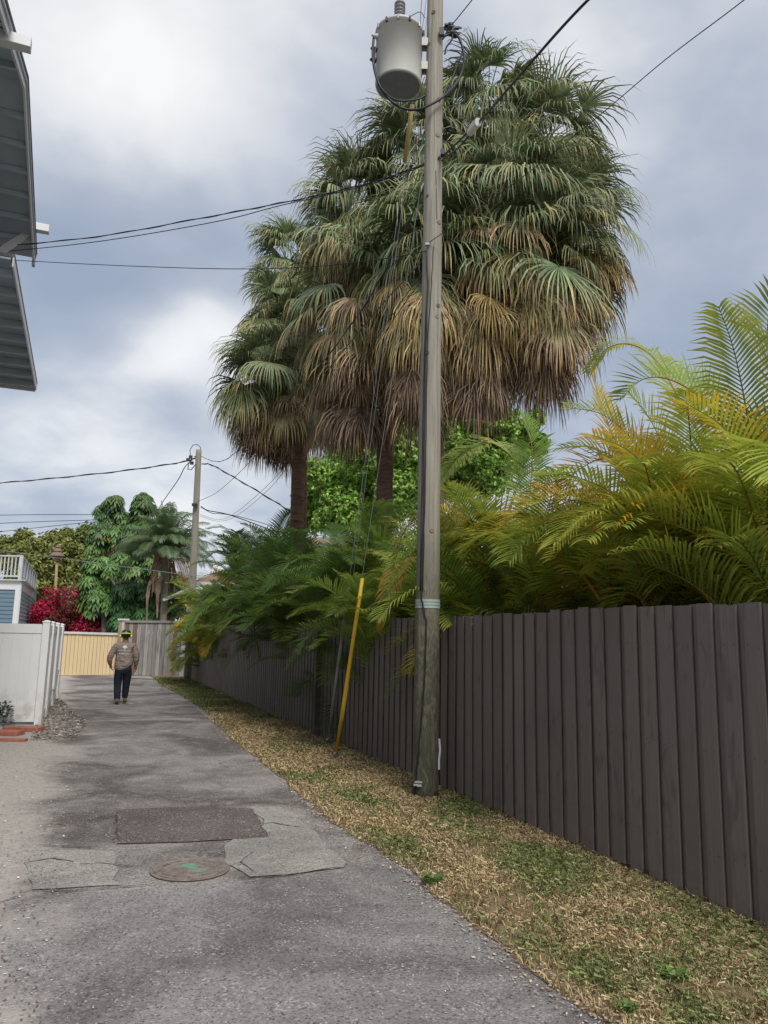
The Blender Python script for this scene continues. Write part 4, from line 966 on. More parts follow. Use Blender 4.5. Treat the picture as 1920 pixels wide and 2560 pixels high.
# umbrella trees: whorls of drooping leaflets
def whorl(b, c, r, col, n=10, tilt=None, rnd=random):
    ax = (tilt or Vector((rnd.uniform(-.4, .4), rnd.uniform(-.6, .1), 1))).normalized(); x = ax.orthogonal().normalized(); y = ax.cross(x)
    a0 = rnd.random()*6.28
    for i in range(n):
        a = a0+i/n*6.283; d = x*math.cos(a)+y*math.sin(a); s_ = ax.cross(d); L = r*rnd.uniform(.85, 1.1); w_ = r*.14
        p1 = c+d*L*.45+ax*L*.06; p2 = c+d*L*.85-Zv*L*.16; p3 = c+d*L*1.05-Zv*L*.42; cc = mixc(col, (.2, .3, .12), rnd.random()*.2)
        b.add([c+d*L*.1, p1+s_*w_, p1-s_*w_, p2+s_*w_*1.1, p2-s_*w_*1.1, p3], [(0, 1, 2), (1, 3, 4, 2), (3, 5, 4)], cc)
def umbrella(base_px, Y, pts, n, label, seed, r=.35, cols=None):
    rn = random.Random(seed); base = P(base_px[0], base_px[1], Y); base.z = 0; root = empty('umbrella_tree', base, label, 'tree', 'umbrella trees at the end of the alley')
    cols = cols or [(.09, .17, .06), (.12, .23, .065), (.17, .29, .08), (.06, .12, .045)]; b = MB(); tot = sum(p[2]**2 for p in pts)
    for (x, y, rr_) in pts:
        k = max(4, int(n*rr_**2/tot)); C = P(x, y, Y+rn.uniform(-.6, .6)); R_ = rr_/1920*Y; bc = cols[rn.randrange(len(cols))]
        for i in range(k):
            th = rn.random()*6.28; ph = math.acos(rn.uniform(-.5, 1)); q = Vector((math.cos(th)*math.sin(ph), math.sin(th)*math.sin(ph), math.cos(ph)))*R_*rn.uniform(.6, 1.15)
            tl = (q.normalized()*.8+Zv*.7); cl = jit(mixc(bc, cols[rn.randrange(len(cols))], .4), .2)
            if rn.random() < .012: cl = (.45, .28, .03)
            whorl(b, C+q, r*rn.uniform(.7, 1.15), cl, 9, tl, rn)
    b.build('crown', BROAD, root)
    b = MB(); mid = P(base_px[0], 1480, Y)
    b.tube(spline([base, mid]), .14, 8)
    for (x, y, rr_) in pts[:9]: b.tube(spline([mid, mid.lerp(P(x, y, Y), .5)-Zv*.2, P(x, y, Y)], 4), .07, 6)
    b.build('trunk', GTRUNK, root, smooth=True)
umbrella((300, 1600), 42, [(285, 1260, 22), (262, 1285, 22), (298, 1290, 24), (280, 1310, 30), (310, 1320, 30), (250, 1335, 26), (295, 1350, 36), (330, 1345, 30), (240, 1365, 20), (330, 1390, 34), (345, 1430, 36)], 1050, 'tall dark umbrella tree, left one of the twin tops', 11)
umbrella((360, 1600), 41.5, [(358, 1255, 22), (345, 1270, 16), (375, 1275, 16), (350, 1305, 26), (375, 1320, 26), (350, 1340, 28), (375, 1380, 34), (390, 1420, 30)], 680, 'tall umbrella tree, right one of the twin tops, beside the drooping palm', 12, cols=[(.10, .20, .06), (.14, .26, .07), (.08, .15, .05)])
umbrella((262, 1620), 37.5, [(235, 1415, 22), (262, 1410, 18), (225, 1450, 20), (250, 1460, 24), (230, 1480, 22), (245, 1500, 24), (222, 1510, 20), (270, 1510, 14), (235, 1525, 16), (280, 1430, 16), (262, 1480, 20), (300, 1400, 18)], 520, 'bright green low umbrella tree leaning over the crimson shrub', 13, r=.35, cols=[(.15, .29, .07), (.19, .36, .09), (.10, .20, .06)])
umbrella((330, 1640), 37, [(310, 1475, 20), (335, 1480, 22), (365, 1475, 20), (315, 1510, 26), (350, 1515, 28), (325, 1545, 26), (360, 1545, 26), (300, 1550, 24), (385, 1500, 22), (300, 1560, 20), (400, 1545, 26), (430, 1480, 24), (440, 1530, 22)], 720, 'dark green umbrella tree just above the grey plank fence', 14, r=.34, cols=[(.06, .16, .06), (.09, .23, .075), (.05, .12, .05)])

# ------------------------------------------------------------------ fronds
def pinnate(b, pts, L, n, w, col, tipcol, rn, droop=.5, vee=.5, yellow=0., stemcol=(.25, .24, .06), side=None, stem_r=.012, start=.12, browntip=.0):
    """feather frond along the rachis pts"""
    pts = spline(pts, 9); cum = [0]
    for a, c in zip(pts, pts[1:]): cum.append(cum[-1]+(c-a).length)
    T = cum[-1]; k = 0
    b.tube(pts, [stem_r*(1-.8*i/(len(pts)-1)) for i in range(len(pts))], 4, stemcol, caps=False)
    for i in range(n):
        t = start+(1-start)*(i+.5)/n; s_ = t*T
        while k < len(cum)-2 and cum[k+1] < s_: k += 1
        q = (s_-cum[k])/max(1e-6, cum[k+1]-cum[k]); p = pts[k].lerp(pts[k+1], q); d = (pts[k+1]-pts[k]).normalized()
        lat = d.cross(Zv); lat = lat.normalized() if lat.length > .05 else Vector((1, 0, 0))
        if side is not None: lat = (lat*.5+side).normalized(); lat = (lat-d*lat.dot(d)).normalized()
        nn = lat.cross(d).normalized()
        if nn.z < 0: nn = -nn
        ll = L*(math.sin(math.pi*min(1, .16+.80*(t-start)/(1-start)))**.6)*rn.uniform(.85, 1.08)
        fwd = .45+.75*(t-start)
        for sgn in (-1, 1):
            dd = (lat*sgn+d*fwd+nn*vee*rn.uniform(.6, 1.3)).normalized(); p0 = p; seg = ll/3; vs_ = []; cc = []; ti = mixc(tipcol, (.16, .09, .045), browntip*rn.random())
            dr = droop*rn.uniform(.7, 1.3)
            for j, (ww, tc_) in enumerate(((.35, 0), (1., .3), (.75, .65), (.05, 1))):
                wv = dd.cross(nn); wv = wv.normalized()*w*ww if wv.length > .01 else lat*w*ww
                vs_ += [p0+wv, p0-wv]; c_ = mixc(col, ti, min(1, tc_*rn.uniform(.7, 1.1))); cc += [c_, c_]
                p0 = p0+dd*seg; dd = (dd+Vector((0, 0, -dr*(.35+.4*j)))).normalized()
            b.add(vs_, [(0, 2, 3, 1), (2, 4, 5, 3), (4, 6, 7, 5)], cc)

AG = (.10, .21, .04); AY = (.64, .56, .07); AO = (.75, .30, .02); AM = (.31, .42, .055); ADK = (.035, .085, .028)
def frond_pts(base, az, el, L, drp, rn):
    d = Vector((math.cos(az)*math.cos(el), math.sin(az)*math.cos(el), math.sin(el))); p = base; o = [p]; n = 6
    for i in range(n):
        p = p+d*(L/n); o.append(p); d = (d+Vector((0, 0, -drp*(.25+i*.28)/n*3))).normalized()
    return o
def areca(px, off, nst, nfr, top, label, tone, seed, rad=.55, Lf=(1.5, 2.2), lean=.25, lw=.0115, ll=.5, hr=(.34, .64), over=-.35, hero=()):
    """px: image column of the fence foot in front of the clump; off: metres behind the fence"""
    rn = random.Random(seed); d = ray(px, 1700); C0 = Vector((0, 0, CH)); tt = (FA-C0).dot(FN)/d.dot(FN); q = C0+d*tt; s = (q-FA).dot(FD); base = FA+FD*s-FN*off; base.z = 0
    root = empty('areca_palm', base, label, 'palm', 'areca palms behind the brown fence'); bs = MB(); b = MB()
    for i in range(nst):
        a = rn.random()*6.28; r = rad*math.sqrt(rn.random()); g = base+Vector((math.cos(a)*r, math.sin(a)*r, 0)); le = Vector((math.cos(a), math.sin(a), 0))*rn.uniform(.05, lean); h = top*rn.uniform(*hr)
        tp = g+le*h+Zv*h; sp = spline([g, g.lerp(tp, .5)+Zv*.1, tp], 5); bs.tube(sp, .024, 6, jit((.16, .17, .05), .3))
        k = max(3, int(nfr/nst+rn.uniform(-1, 1.5)))
        for j in range(k):
            az = a+rn.uniform(-1.9, 1.9) if rn.random() < .6 else rn.random()*6.28; el = math.radians(rn.uniform(30, 82)); L = rn.uniform(*Lf); 
            y = rn.random(); 
            base_c = mixc(AG, AM, min(1, max(0, rn.gauss(tone, .22 if tone > .3 else .10)))); tip = mixc(base_c, AY, min(1, max(0, rn.gauss(tone*1.0, .28 if tone > .3 else .12))))
            if y < (.05+tone*.12 if tone > .3 else .015): base_c = mixc(AM, AY, .6); tip = AO
            if tone < .2 and rn.random() < .5: base_c = mixc(base_c, ADK, .6); tip = mixc(tip, ADK, .4)
            low = rn.random() < .2
            if low: el = math.radians(rn.uniform(5, 35)); L *= .8
            pts = frond_pts(tp-Zv*(rn.uniform(0, .3)+(.25 if low else 0)), az, el, L, rn.uniform(.45, .95), rn)
            if any((p_-FA).dot(FN) > over and p_.z < FH+(.35 if over < 0 else -.55) for p_ in pts) and (over < 0 or rn.random() < .95): continue
            pinnate(b, pts, ll*rn.uniform(.85, 1.15), int(L*24), lw, jit(base_c, .22), jit(tip, .2), rn, droop=rn.uniform(.25, .75), vee=rn.uniform(.2, .8), stemcol=mixc((.14, .17, .04), (.42, .22, .02), min(1, tone*1.2*rn.random())), browntip=.25)
    for (pp, c0, c1, n_, ll_, dr_, ve_) in hero:
        pts = [VPf(x, y, o_) for x, y, o_ in pp]; L = sum((a_-b_).length for a_, b_ in zip(pts, pts[1:]))
        pinnate(b, pts, ll_, int(L*26), .0135, c0, c1, rn, droop=dr_, vee=ve_, stemcol=(.50, .26, .03), stem_r=.014, start=.10, browntip=.3)
    bs.build('stems', VC, root, smooth=True); b.build('fronds', LEAF, root); return base
def VPf(x, y, off):
    """ray meets the plane parallel to the brown fence, off metres behind it"""
    d = ray(x, y); A = FA-FN*off-Vector((0, 0, CH)); t = A.dot(FN)/d.dot(FN); return Vector((0, 0, CH))+d*t
H1 = ([(1710, 1330, 1.2), (1698, 1214, 1.1), (1600, 1160, 1.0), (1510, 1145, .9), (1430, 1190, .75), (1382, 1275, .6)], (.55, .36, .04), (.80, .30, .02), 60, .40, .15, .9)
H2 = ([(1650, 1450, 1.1), (1610, 1300, 1.0), (1570, 1170, .95), (1525, 1071, .9), (1495, 985, .85), (1478, 930, .8)], (.50, .40, .04), (.72, .46, .03), 60, .42, .25, .3)
H3 = ([(1880, 1200, 1.3), (1812, 1066, 1.3), (1743, 987, 1.2), (1668, 947, 1.1), (1604, 950, 1.0), (1550, 1000, .9)], (.20, .32, .04), (.42, .50, .10), 60, .50, .2, .9)
H3b = ([(1800, 1180, 1.5), (1700, 1000, 1.5), (1640, 900, 1.5), (1580, 862, 1.4), (1520, 870, 1.3), (1470, 930, 1.2)], (.26, .36, .04), (.5, .5, .08), 60, .42, .5, .3)
H4 = ([(1787, 1520, .7), (1703, 1407, .65), (1634, 1352, .6), (1570, 1333, .5), (1510, 1367, .4), (1480, 1430, .35)], (.34, .40, .05), (.66, .58, .08), 60, .40, .35, .8)
H5 = ([(1930, 1400, .8), (1901, 1318, .8), (1832, 1263, .75), (1767, 1240, .7), (1708, 1240, .6), (1672, 1290, .5)], (.36, .42, .04), (.70, .58, .06), 60, .38, .3, .9)
H6 = ([(1560, 1450, .8), (1495, 1352, .75), (1421, 1313, .7), (1298, 1283, .6), (1199, 1300, .5), (1130, 1350, .4)], (.30, .32, .04), (.68, .50, .08), 60, .44, .6, .2)
H7 = ([(1500, 1500, .6), (1446, 1420, .6), (1380, 1330, .55), (1290, 1285, .5), (1199, 1325, .4), (1110, 1370, .3)], (.38, .38, .05), (.74, .56, .08), 60, .44, .7, .1)
H8 = ([(1330, 1330, 1.2), (1303, 1224, 1.2), (1283, 1145, 1.1), (1224, 1108, 1.0), (1150, 1140, .9), (1100, 1205, .8)], (.22, .34, .08), (.55, .56, .18), 60, .46, .5, .3)
H8b = ([(1310, 1360, 1.3), (1325, 1230, 1.3), (1330, 1120, 1.25), (1310, 1040, 1.2)], (.16, .30, .05), (.3, .42, .08), 60, .42, .3, .4)
H9 = ([(1160, 1460, .5), (1090, 1385, .3), (1020, 1390, -.2), (975, 1470, -.5), (950, 1575, -.6)], (.36, .34, .05), (.70, .36, .04), 60, .36, .7, .2)
H9b = ([(1180, 1420, .5), (1120, 1330, .4), (1060, 1290, -.3), (1010, 1330, -.6), (985, 1420, -.7)], (.22, .24, .045), (.45, .36, .07), 60, .36, .5, .5)
H9c = ([(1180, 1460, .4), (1150, 1400, .3), (1118, 1400, -.2), (1098, 1470, -.6), (1092, 1560, -.7)], (.34, .34, .05), (.62, .46, .06), 60, .30, .9, .1)
H10 = ([(1010, 1440, .5), (950, 1385, .3), (890, 1400, .1), (860, 1460, -.05), (845, 1530, -.1)], (.16, .26, .04), (.45, .45, .10), 60, .38, .7, .4)
H11 = ([(880, 1480, .5), (830, 1420, .3), (775, 1440, .15), (745, 1520, 0), (738, 1610, -.05)], (.07, .15, .03), (.16, .24, .05), 60, .40, .8, .2)
H12 = ([(800, 1500, .5), (760, 1450, .4), (715, 1460, .2), (690, 1520, .1), (682, 1580, 0)], (.36, .22, .04), (.62, .28, .03), 60, .34, .8, .2)
H13 = ([(1990, 1150, .9), (1940, 960, .9), (1920, 860, .9), (1925, 780, .9), (1950, 720, .9)], (.16, .24, .05), (.40, .38, .12), 60, .50, .35, .5)
areca(2080, 1.4, 7, 46, 3.3, 'areca palm at the right edge with dark upright feathery fronds', .35, 21, Lf=(1.5, 2.1), hero=(H13,))
areca(1820, 1.5, 10, 88, 3.6, 'areca palm near the right edge with yellow green fronds arching over the fence', .62, 22, Lf=(1.6, 2.1), hero=(H3, H5))
areca(1600, 1.6, 11, 95, 3.9, 'tallest areca palm with orange and gold tinted fronds right of the big skirt', .72, 23, Lf=(1.6, 2.2), hero=(H1, H2, H3b, H4))
areca(1400, 1.5, 11, 105, 3.8, 'areca palm with golden fronds between the near pole and the orange one', .72, 24, Lf=(1.5, 2.1), hero=(H6, H7))
areca(1230, 1.4, 10, 95, 3.6, 'areca palm directly right of the near pole with gold green fronds', .6, 25, Lf=(1.4, 2.0), hero=(H8, H8b, H9b))
areca(1040, .9, 9, 80, 3.5, 'areca palm right behind the near pole, its fronds brushing the tagged shaft', .5, 26, Lf=(1.4, 2.0), over=.6, hero=(H9, H10))
areca(900, .75, 11, 120, 3.5, 'dark green areca palm left of the near pole behind the yellow guard', .22, 27, Lf=(1.6, 2.2), over=.7, hr=(.28, .70), hero=(H11,))
areca(800, .7, 11, 120, 3.55, 'dark green areca palm below the second bare palm trunk', .12, 28, Lf=(1.6, 2.2), over=.8, hr=(.28, .72), hero=(H12,))
areca(715, .7, 11, 115, 3.5, 'dark green areca palm below the leftmost bare palm trunk', .08, 29, Lf=(1.6, 2.3), over=1.0, hr=(.28, .74))
areca(650, .7, 10, 84, 4.0, 'dark green areca palm with long fronds arching left, fourth from the far end', .10, 30, Lf=(1.7, 2.4), lw=.015, over=1.1, hr=(.33, .78))
areca(590, .7, 10, 80, 4.3, 'mid green areca palm in front of the brown roof', .16, 31, Lf=(1.8, 2.4), lw=.016, over=1.2, hr=(.33, .76))
areca(540, .7, 10, 80, 3.6, 'green areca palm turning yellow, second from the far end of the fence', .50, 32, Lf=(1.5, 2.1), lw=.018, over=1.2)
areca(500, .7, 11, 95, 3.0, 'bright yellow green areca palm spilling over the far end of the fence', .95, 33, Lf=(1.4, 2.0), lw=.02, over=1.4)

# ------------------------------------------------------------------ fan palms
FG = (.095, .15, .06); FG2 = (.25, .31, .16); FY = (.60, .38, .12); FB_ = (.54, .40, .25); FD_ = (.30, .225, .165); FDK = (.12, .085, .065)
def fan(b, bd, o, az, el, pet, seg, nseg, k, c0, c1, rn, spread=1.9, w=.022, twist=.3, stemc=None):
    d = Vector((math.cos(az)*math.cos(el), math.sin(az)*math.cos(el), math.sin(el))); p = Vector(o); pts = [p]; n = 5
    for i in range(n):
        p = p+d*(pet/n); d = (d+Vector((0, 0, -k*.13*(1+i*.5)))).normalized(); pts.append(p)
    tgt = b; tgt.tube(pts, [.017, .015, .013, .012, .011, .010], 4, stemc or mixc(c0, (.2, .2, .1), .4), caps=False)
    s_ = d.cross(Zv); s_ = s_.normalized() if s_.length > .05 else Vector((math.sin(az), -math.cos(az), 0)); s_ = (s_+Zv*rn.uniform(-twist, twist)).normalized(); s_ = (s_-d*s_.dot(d)).normalized(); nn = s_.cross(d)
    for i in range(nseg):
        a = -spread+2*spread*(i+.5)/nseg; sd_ = (d*math.cos(a)+s_*math.sin(a)+nn*(.12+.1*math.cos(a*2))).normalized(); L = seg*(.62+.38*math.cos(a*.55))*rn.uniform(.72, 1.18); q = p+sd_*.02; vs_ = []; cc = []
        _j = rn.uniform(.5, 1.38); c0s = tuple(x*_j for x in c0); c1s = tuple(x*_j for x in (mixc(c1, (.55, .36, .13), rn.uniform(.4, .9)) if rn.random() < .16 else c1)); kk = k*rn.uniform(.7, 1.35); st = (.32, .22, .24, .22)
        for j, ww in enumerate((.25, 1., .85, .5, .06)):
            wv = nn.cross(sd_); wv = wv.normalized() if wv.length > .01 else s_
            wv = (wv+nn*rn.uniform(-.35, .35))*w*ww
            vs_ += [q+wv, q-wv]; c_ = mixc(c0s, c1s, (j/4)**1.2); cc += [c_, c_]
            if j < 4:
                q = q+sd_*L*st[j]; sd_ = (sd_+Vector((0, 0, -kk*(.22, .75, 1.3, 1.6)[j]))).normalized()
        b.add(vs_, [(0, 2, 3, 1), (2, 4, 5, 3), (4, 6, 7, 5), (6, 8, 9, 7)], cc)
def fan_palm(base, heads, tr, label, seed, trunk_pts=None, mat=PTRUNK):
    """heads: list of dicts: c top centre, span (m of fronds down the trunk), dead (m of dead skirt below), pet, seg, n, nd"""
    rn = random.Random(seed); root = empty('fan_palm', base, label, 'palm', 'fan palms behind the brown fence')
    b = MB(); tp = spline(trunk_pts, 8); n = len(tp)
    b.tube(tp, [tr*(1.12-.3*i/n+.05*math.sin(i*1.7)) for i in range(n)], 14, rf=lambda i, a: 1+.04*math.sin(i*9+a*3)); b.build('trunk', mat, root, smooth=True)
    live = MB(); dead = MB()
    for h in heads:
        c = h['c']; ax = h.get('ax', Zv)
        pet, seg = h['pet'], h['seg']
        for i in range(h['n']):
            a = (i+rn.random())/h['n']; az = i*2.399+rn.uniform(-.7, .7); el = math.radians(78-108*a+rn.uniform(-24, 22)); o = c-ax*(a*h['span'])+Vector((math.cos(az), math.sin(az), 0))*.1
            g = mixc(FG, FG2, rn.random()); ty = max(0, min(1, (a-.5)*1.7+rn.uniform(-.3, .45))); kf = .62+.85*a*rn.uniform(.7, 1.3)
            c1 = mixc(mixc(g, (.22, .24, .10), .35), mixc(FY, FB_, rn.random()*.7), ty)
            fan(live, None, o, az, el, pet*rn.uniform(.5, 1.0)*(.5 if a < .1 else 1), seg*rn.uniform(.95, 1.4), 34, kf*1.12*h.get('k', 1), jit(g, .2), jit(c1, .15), rn, w=h.get('w', .0185), spread=rn.uniform(1.2, 1.9), twist=.6)
        for i in range(h['nd']):
            a = (i+rn.random())/h['nd']; az = i*2.399+rn.uniform(-.8, .8); el = math.radians(8-78*min(1, a*1.6)+rn.uniform(-26, 24)); o = c-ax*(h['span']*.75+a*h['dead'])+Vector((math.cos(az), math.sin(az), 0))*.12
            bas = mixc(FB_, FD_, min(1, max(0, a*1.1+rn.uniform(-.3, .3)))); bas = mixc(bas, FDK, max(0, rn.uniform(-.5, .6)+.35*a)); tipc = mixc(bas, FY, .45*rn.random()*(1-a))
            if a < .3 and rn.random() < .5: bas = mixc(FG, FY, .4)
            fan(dead, None, o, az, el, pet*rn.uniform(.45, 1.05)*(1-.35*a), seg*rn.uniform(.55, 1.2), 24, rn.uniform(.8, 1.9), jit(bas, .2), jit(tipc, .2), rn, spread=1.4, w=.0135, twist=.7)
    live.build('green_fronds', FANLEAF, root); dead.build('dead_skirt', DRY, root)
def hd(x, y, Y, span, dead, pet, seg, n, nd, **k): return dict(c=P(x, y, Y), span=span, dead=dead, pet=pet, seg=seg, n=n, nd=nd, **k)
g0 = P(745, 1270, 18); g0.z = 0
fan_palm(g0, [hd(665, 900, 18, .9, .8, .8, .85, 44, 60), hd(725, 985, 18.3, .4, .7, .8, .8, 10, 40)], .155, 'shortest fan palm, leftmost, on a bare brown trunk', 41, [g0, P(745, 1200, 18), P(742, 1100, 18), P(722, 1020, 18), P(695, 960, 18)])
g0 = P(765, 1270, 20); g0.z = 0
fan_palm(g0, [hd(790, 760, 20, 1.4, 2.0, 1.0, 1.0, 40, 100), hd(722, 620, 20.5, 1.5, .9, .8, .85, 48, 30), hd(700, 760, 19.6, .8, 1.0, .8, .9, 24, 44)], .16, 'fan palm just behind and above the shortest one on the left', 42, [g0, P(752, 1250, 20), P(757, 1080, 20), P(790, 900, 20), P(780, 800, 20.2)])
g0 = P(965, 1190, 15.5); g0.z = 0
fan_palm(g0, [hd(890, 640, 15.5, 1.6, 2.0, 1.0, 1.05, 44, 120), hd(885, 470, 16.2, 1.7, 1.0, .85, .95, 62, 34)], .165, 'fan palm on the thicker bare trunk just left of the near pole', 43, [g0, P(963, 1150, 15.5), P(966, 1000, 15.5), P(935, 860, 15.5), P(905, 720, 15.6)])
g0 = P(1085, 1190, 14.6); g0.z = 0
fan_palm(g0, [hd(1060, 570, 14.4, 1.6, 1.9, 1.0, 1.1, 50, 90), hd(1050, 320, 15.8, 1.9, 1.0, .9, 1.0, 60, 24)], .17, 'fan palm directly behind the near pole with fans on either side', 44, [g0, P(1084, 1100, 14.6), P(1080, 900, 14.6), P(1064, 700, 14.6)])
g0 = P(1088, 1190, 15.6); g0.z = 0
fan_palm(g0, [hd(1222, 215, 15.8, 1.9, .9, .85, .95, 60, 20), hd(1250, 450, 14.4, 1.6, 1.6, 1.1, 1.15, 64, 60)], .15, 'tallest fan palm reaching the highest point of the clump', 45, [g0, P(1090, 1100, 15.6), P(1088, 980, 15.5), P(1150, 760, 15), P(1210, 600, 15.1)])
g0 = P(1092, 1190, 14.9); g0.z = 0
fan_palm(g0, [hd(1375, 300, 15.6, 1.8, .9, .9, 1.0, 54, 20), hd(1425, 490, 15.2, 1.5, 1.0, .95, 1.05, 48, 44), hd(1350, 575, 14.3, 1.2, 1.5, 1.1, 1.15, 40, 100), hd(1190, 640, 14.3, 1.4, 1.2, .9, 1.05, 34, 84)], .15, 'rightmost fan palm whose wide brown skirt hangs over the bright tree', 46, [g0, P(1090, 1100, 14.9), P(1090, 980, 14.9), P(1190, 830, 14.8), P(1300, 680, 14.8)])

# ------------------------------------------------------------------ queen palm at the end
def queen():
    Y = 36; c = P(412, 1395, Y); g = P(408, 1560, Y); g.z = 0; rn = random.Random(5)
    root = empty('queen_palm', g, 'drooping feathery palm with a grey trunk behind the grey plank fence', 'palm')
    b = MB(); b.tube(spline([g, P(408, 1550, Y), P(412, 1460, Y), c]), .16, 12, rf=lambda i, a: 1+.04*math.sin(i*8)); b.build('trunk', GTRUNK, root, smooth=True)
    b = MB()
    for i in range(66):
        az = i*2.399; el = math.radians(rn.uniform(10, 88)); L = rn.uniform(2.0, 2.9); pts = frond_pts(c+Zv*.1, az, el, L, rn.uniform(.5, .9), rn)
        cc = mixc((.15, .24, .10), (.08, .15, .055), rn.random()); pinnate(b, pts, .7, 58, .013, cc, mixc(cc, (.3, .32, .2), .4), rn, droop=1.5, vee=.1, stemcol=(.2, .24, .12), stem_r=.03, start=.15)
    b.build('fronds', LEAF, root)
    b = MB()
    for i in range(14):
        az = rn.random()*6.28; d = Vector((math.cos(az), math.sin(az), 0)); L = rn.uniform(.5, 1.7); p0 = c-Zv*rn.uniform(0, .4); q = p0+d*rn.uniform(.25, .5)+Zv*.1; e = q+d*.12-Zv*L
        b.tube([p0, q, q.lerp(e, .4)+d*.06, e], [.05, .05, .06, .02], 5, jit((.30, .20, .13), .2))
    b.build('leaf_bases', DRY, root)
    b = MB()
    for px, y0, y1, r in ((396, 1440, 1545, .11), (370, 1450, 1558, .08), (386, 1425, 1480, .10)):
        pts = spline([P(px+8, y0, Y-.4), P(px+2, y0+20, Y-.5), P(px-2, (y0+y1)/2, Y-.5), P(px-3, y1, Y-.5)], 5); b.tube(pts, [r*(.3+.7*math.sin(math.pi*min(1, .15+i/len(pts)))) for i in range(len(pts))], 6, (.26, .19, .135), rf=lambda i, a: 1+.3*math.sin(a*3+i))
    for i in range(3):
        pinnate(b, [c, c+Vector((.6+.2*i, -.3, -.1)), c+Vector((1.0+.2*i, -.4, -.9)), c+Vector((1.1+.2*i, -.4, -1.9))], .5, 34, .02, (.40, .25, .06), (.30, .17, .07), rn, droop=1.2, vee=0, stemcol=(.4, .25, .1), stem_r=.03)
    b.build('dead_fronds', DRY, root)
queen()

# ------------------------------------------------------------------ person
def skin_mesh(chains, joints_r, sub=2):
    """chains: lists of (point, radius[,ry]); the first point of later chains is welded to an earlier point when equal"""
    verts = []; rad = []; edges = []; key = {}
    def vid(p, r):
        k_ = tuple(round(x, 4) for x in p)
        if k_ not in key: key[k_] = len(verts); verts.append(p); rad.append(r if isinstance(r, tuple) else (r, r))
        return key[k_]
    roots = []
    for ch in chains:
        ids = [vid(p, r) for p, r in ch]; edges += list(zip(ids, ids[1:]))
    me = bpy.data.meshes.new('tmp'); me.from_pydata(verts, edges, []); o = bpy.data.objects.new('tmp', me); COL.objects.link(o)
    md = o.modifiers.new('s', 'SKIN'); md.use_smooth_shade = True; md.branch_smoothing = .3
    for i, v_ in enumerate(me.skin_vertices[0].data): v_.radius = rad[i]; v_.use_root = False
    adj = {i: [] for i in range(len(verts))}
    for a, c in edges: adj[a].append(c); adj[c].append(a)
    seen = set()
    for i in range(len(verts)):
        if i in seen: continue
        me.skin_vertices[0].data[i].use_root = True; st = [i]
        while st:
            x = st.pop()
            if x in seen: continue
            seen.add(x); st += adj[x]
    s2 = o.modifiers.new('u', 'SUBSURF'); s2.levels = sub; s2.render_levels = sub
    dg = bpy.context.evaluated_depsgraph_get(); ev = o.evaluated_get(dg); m2 = bpy.data.meshes.new_from_object(ev); COL.objects.unlink(o); bpy.data.objects.remove(o)
    return m2
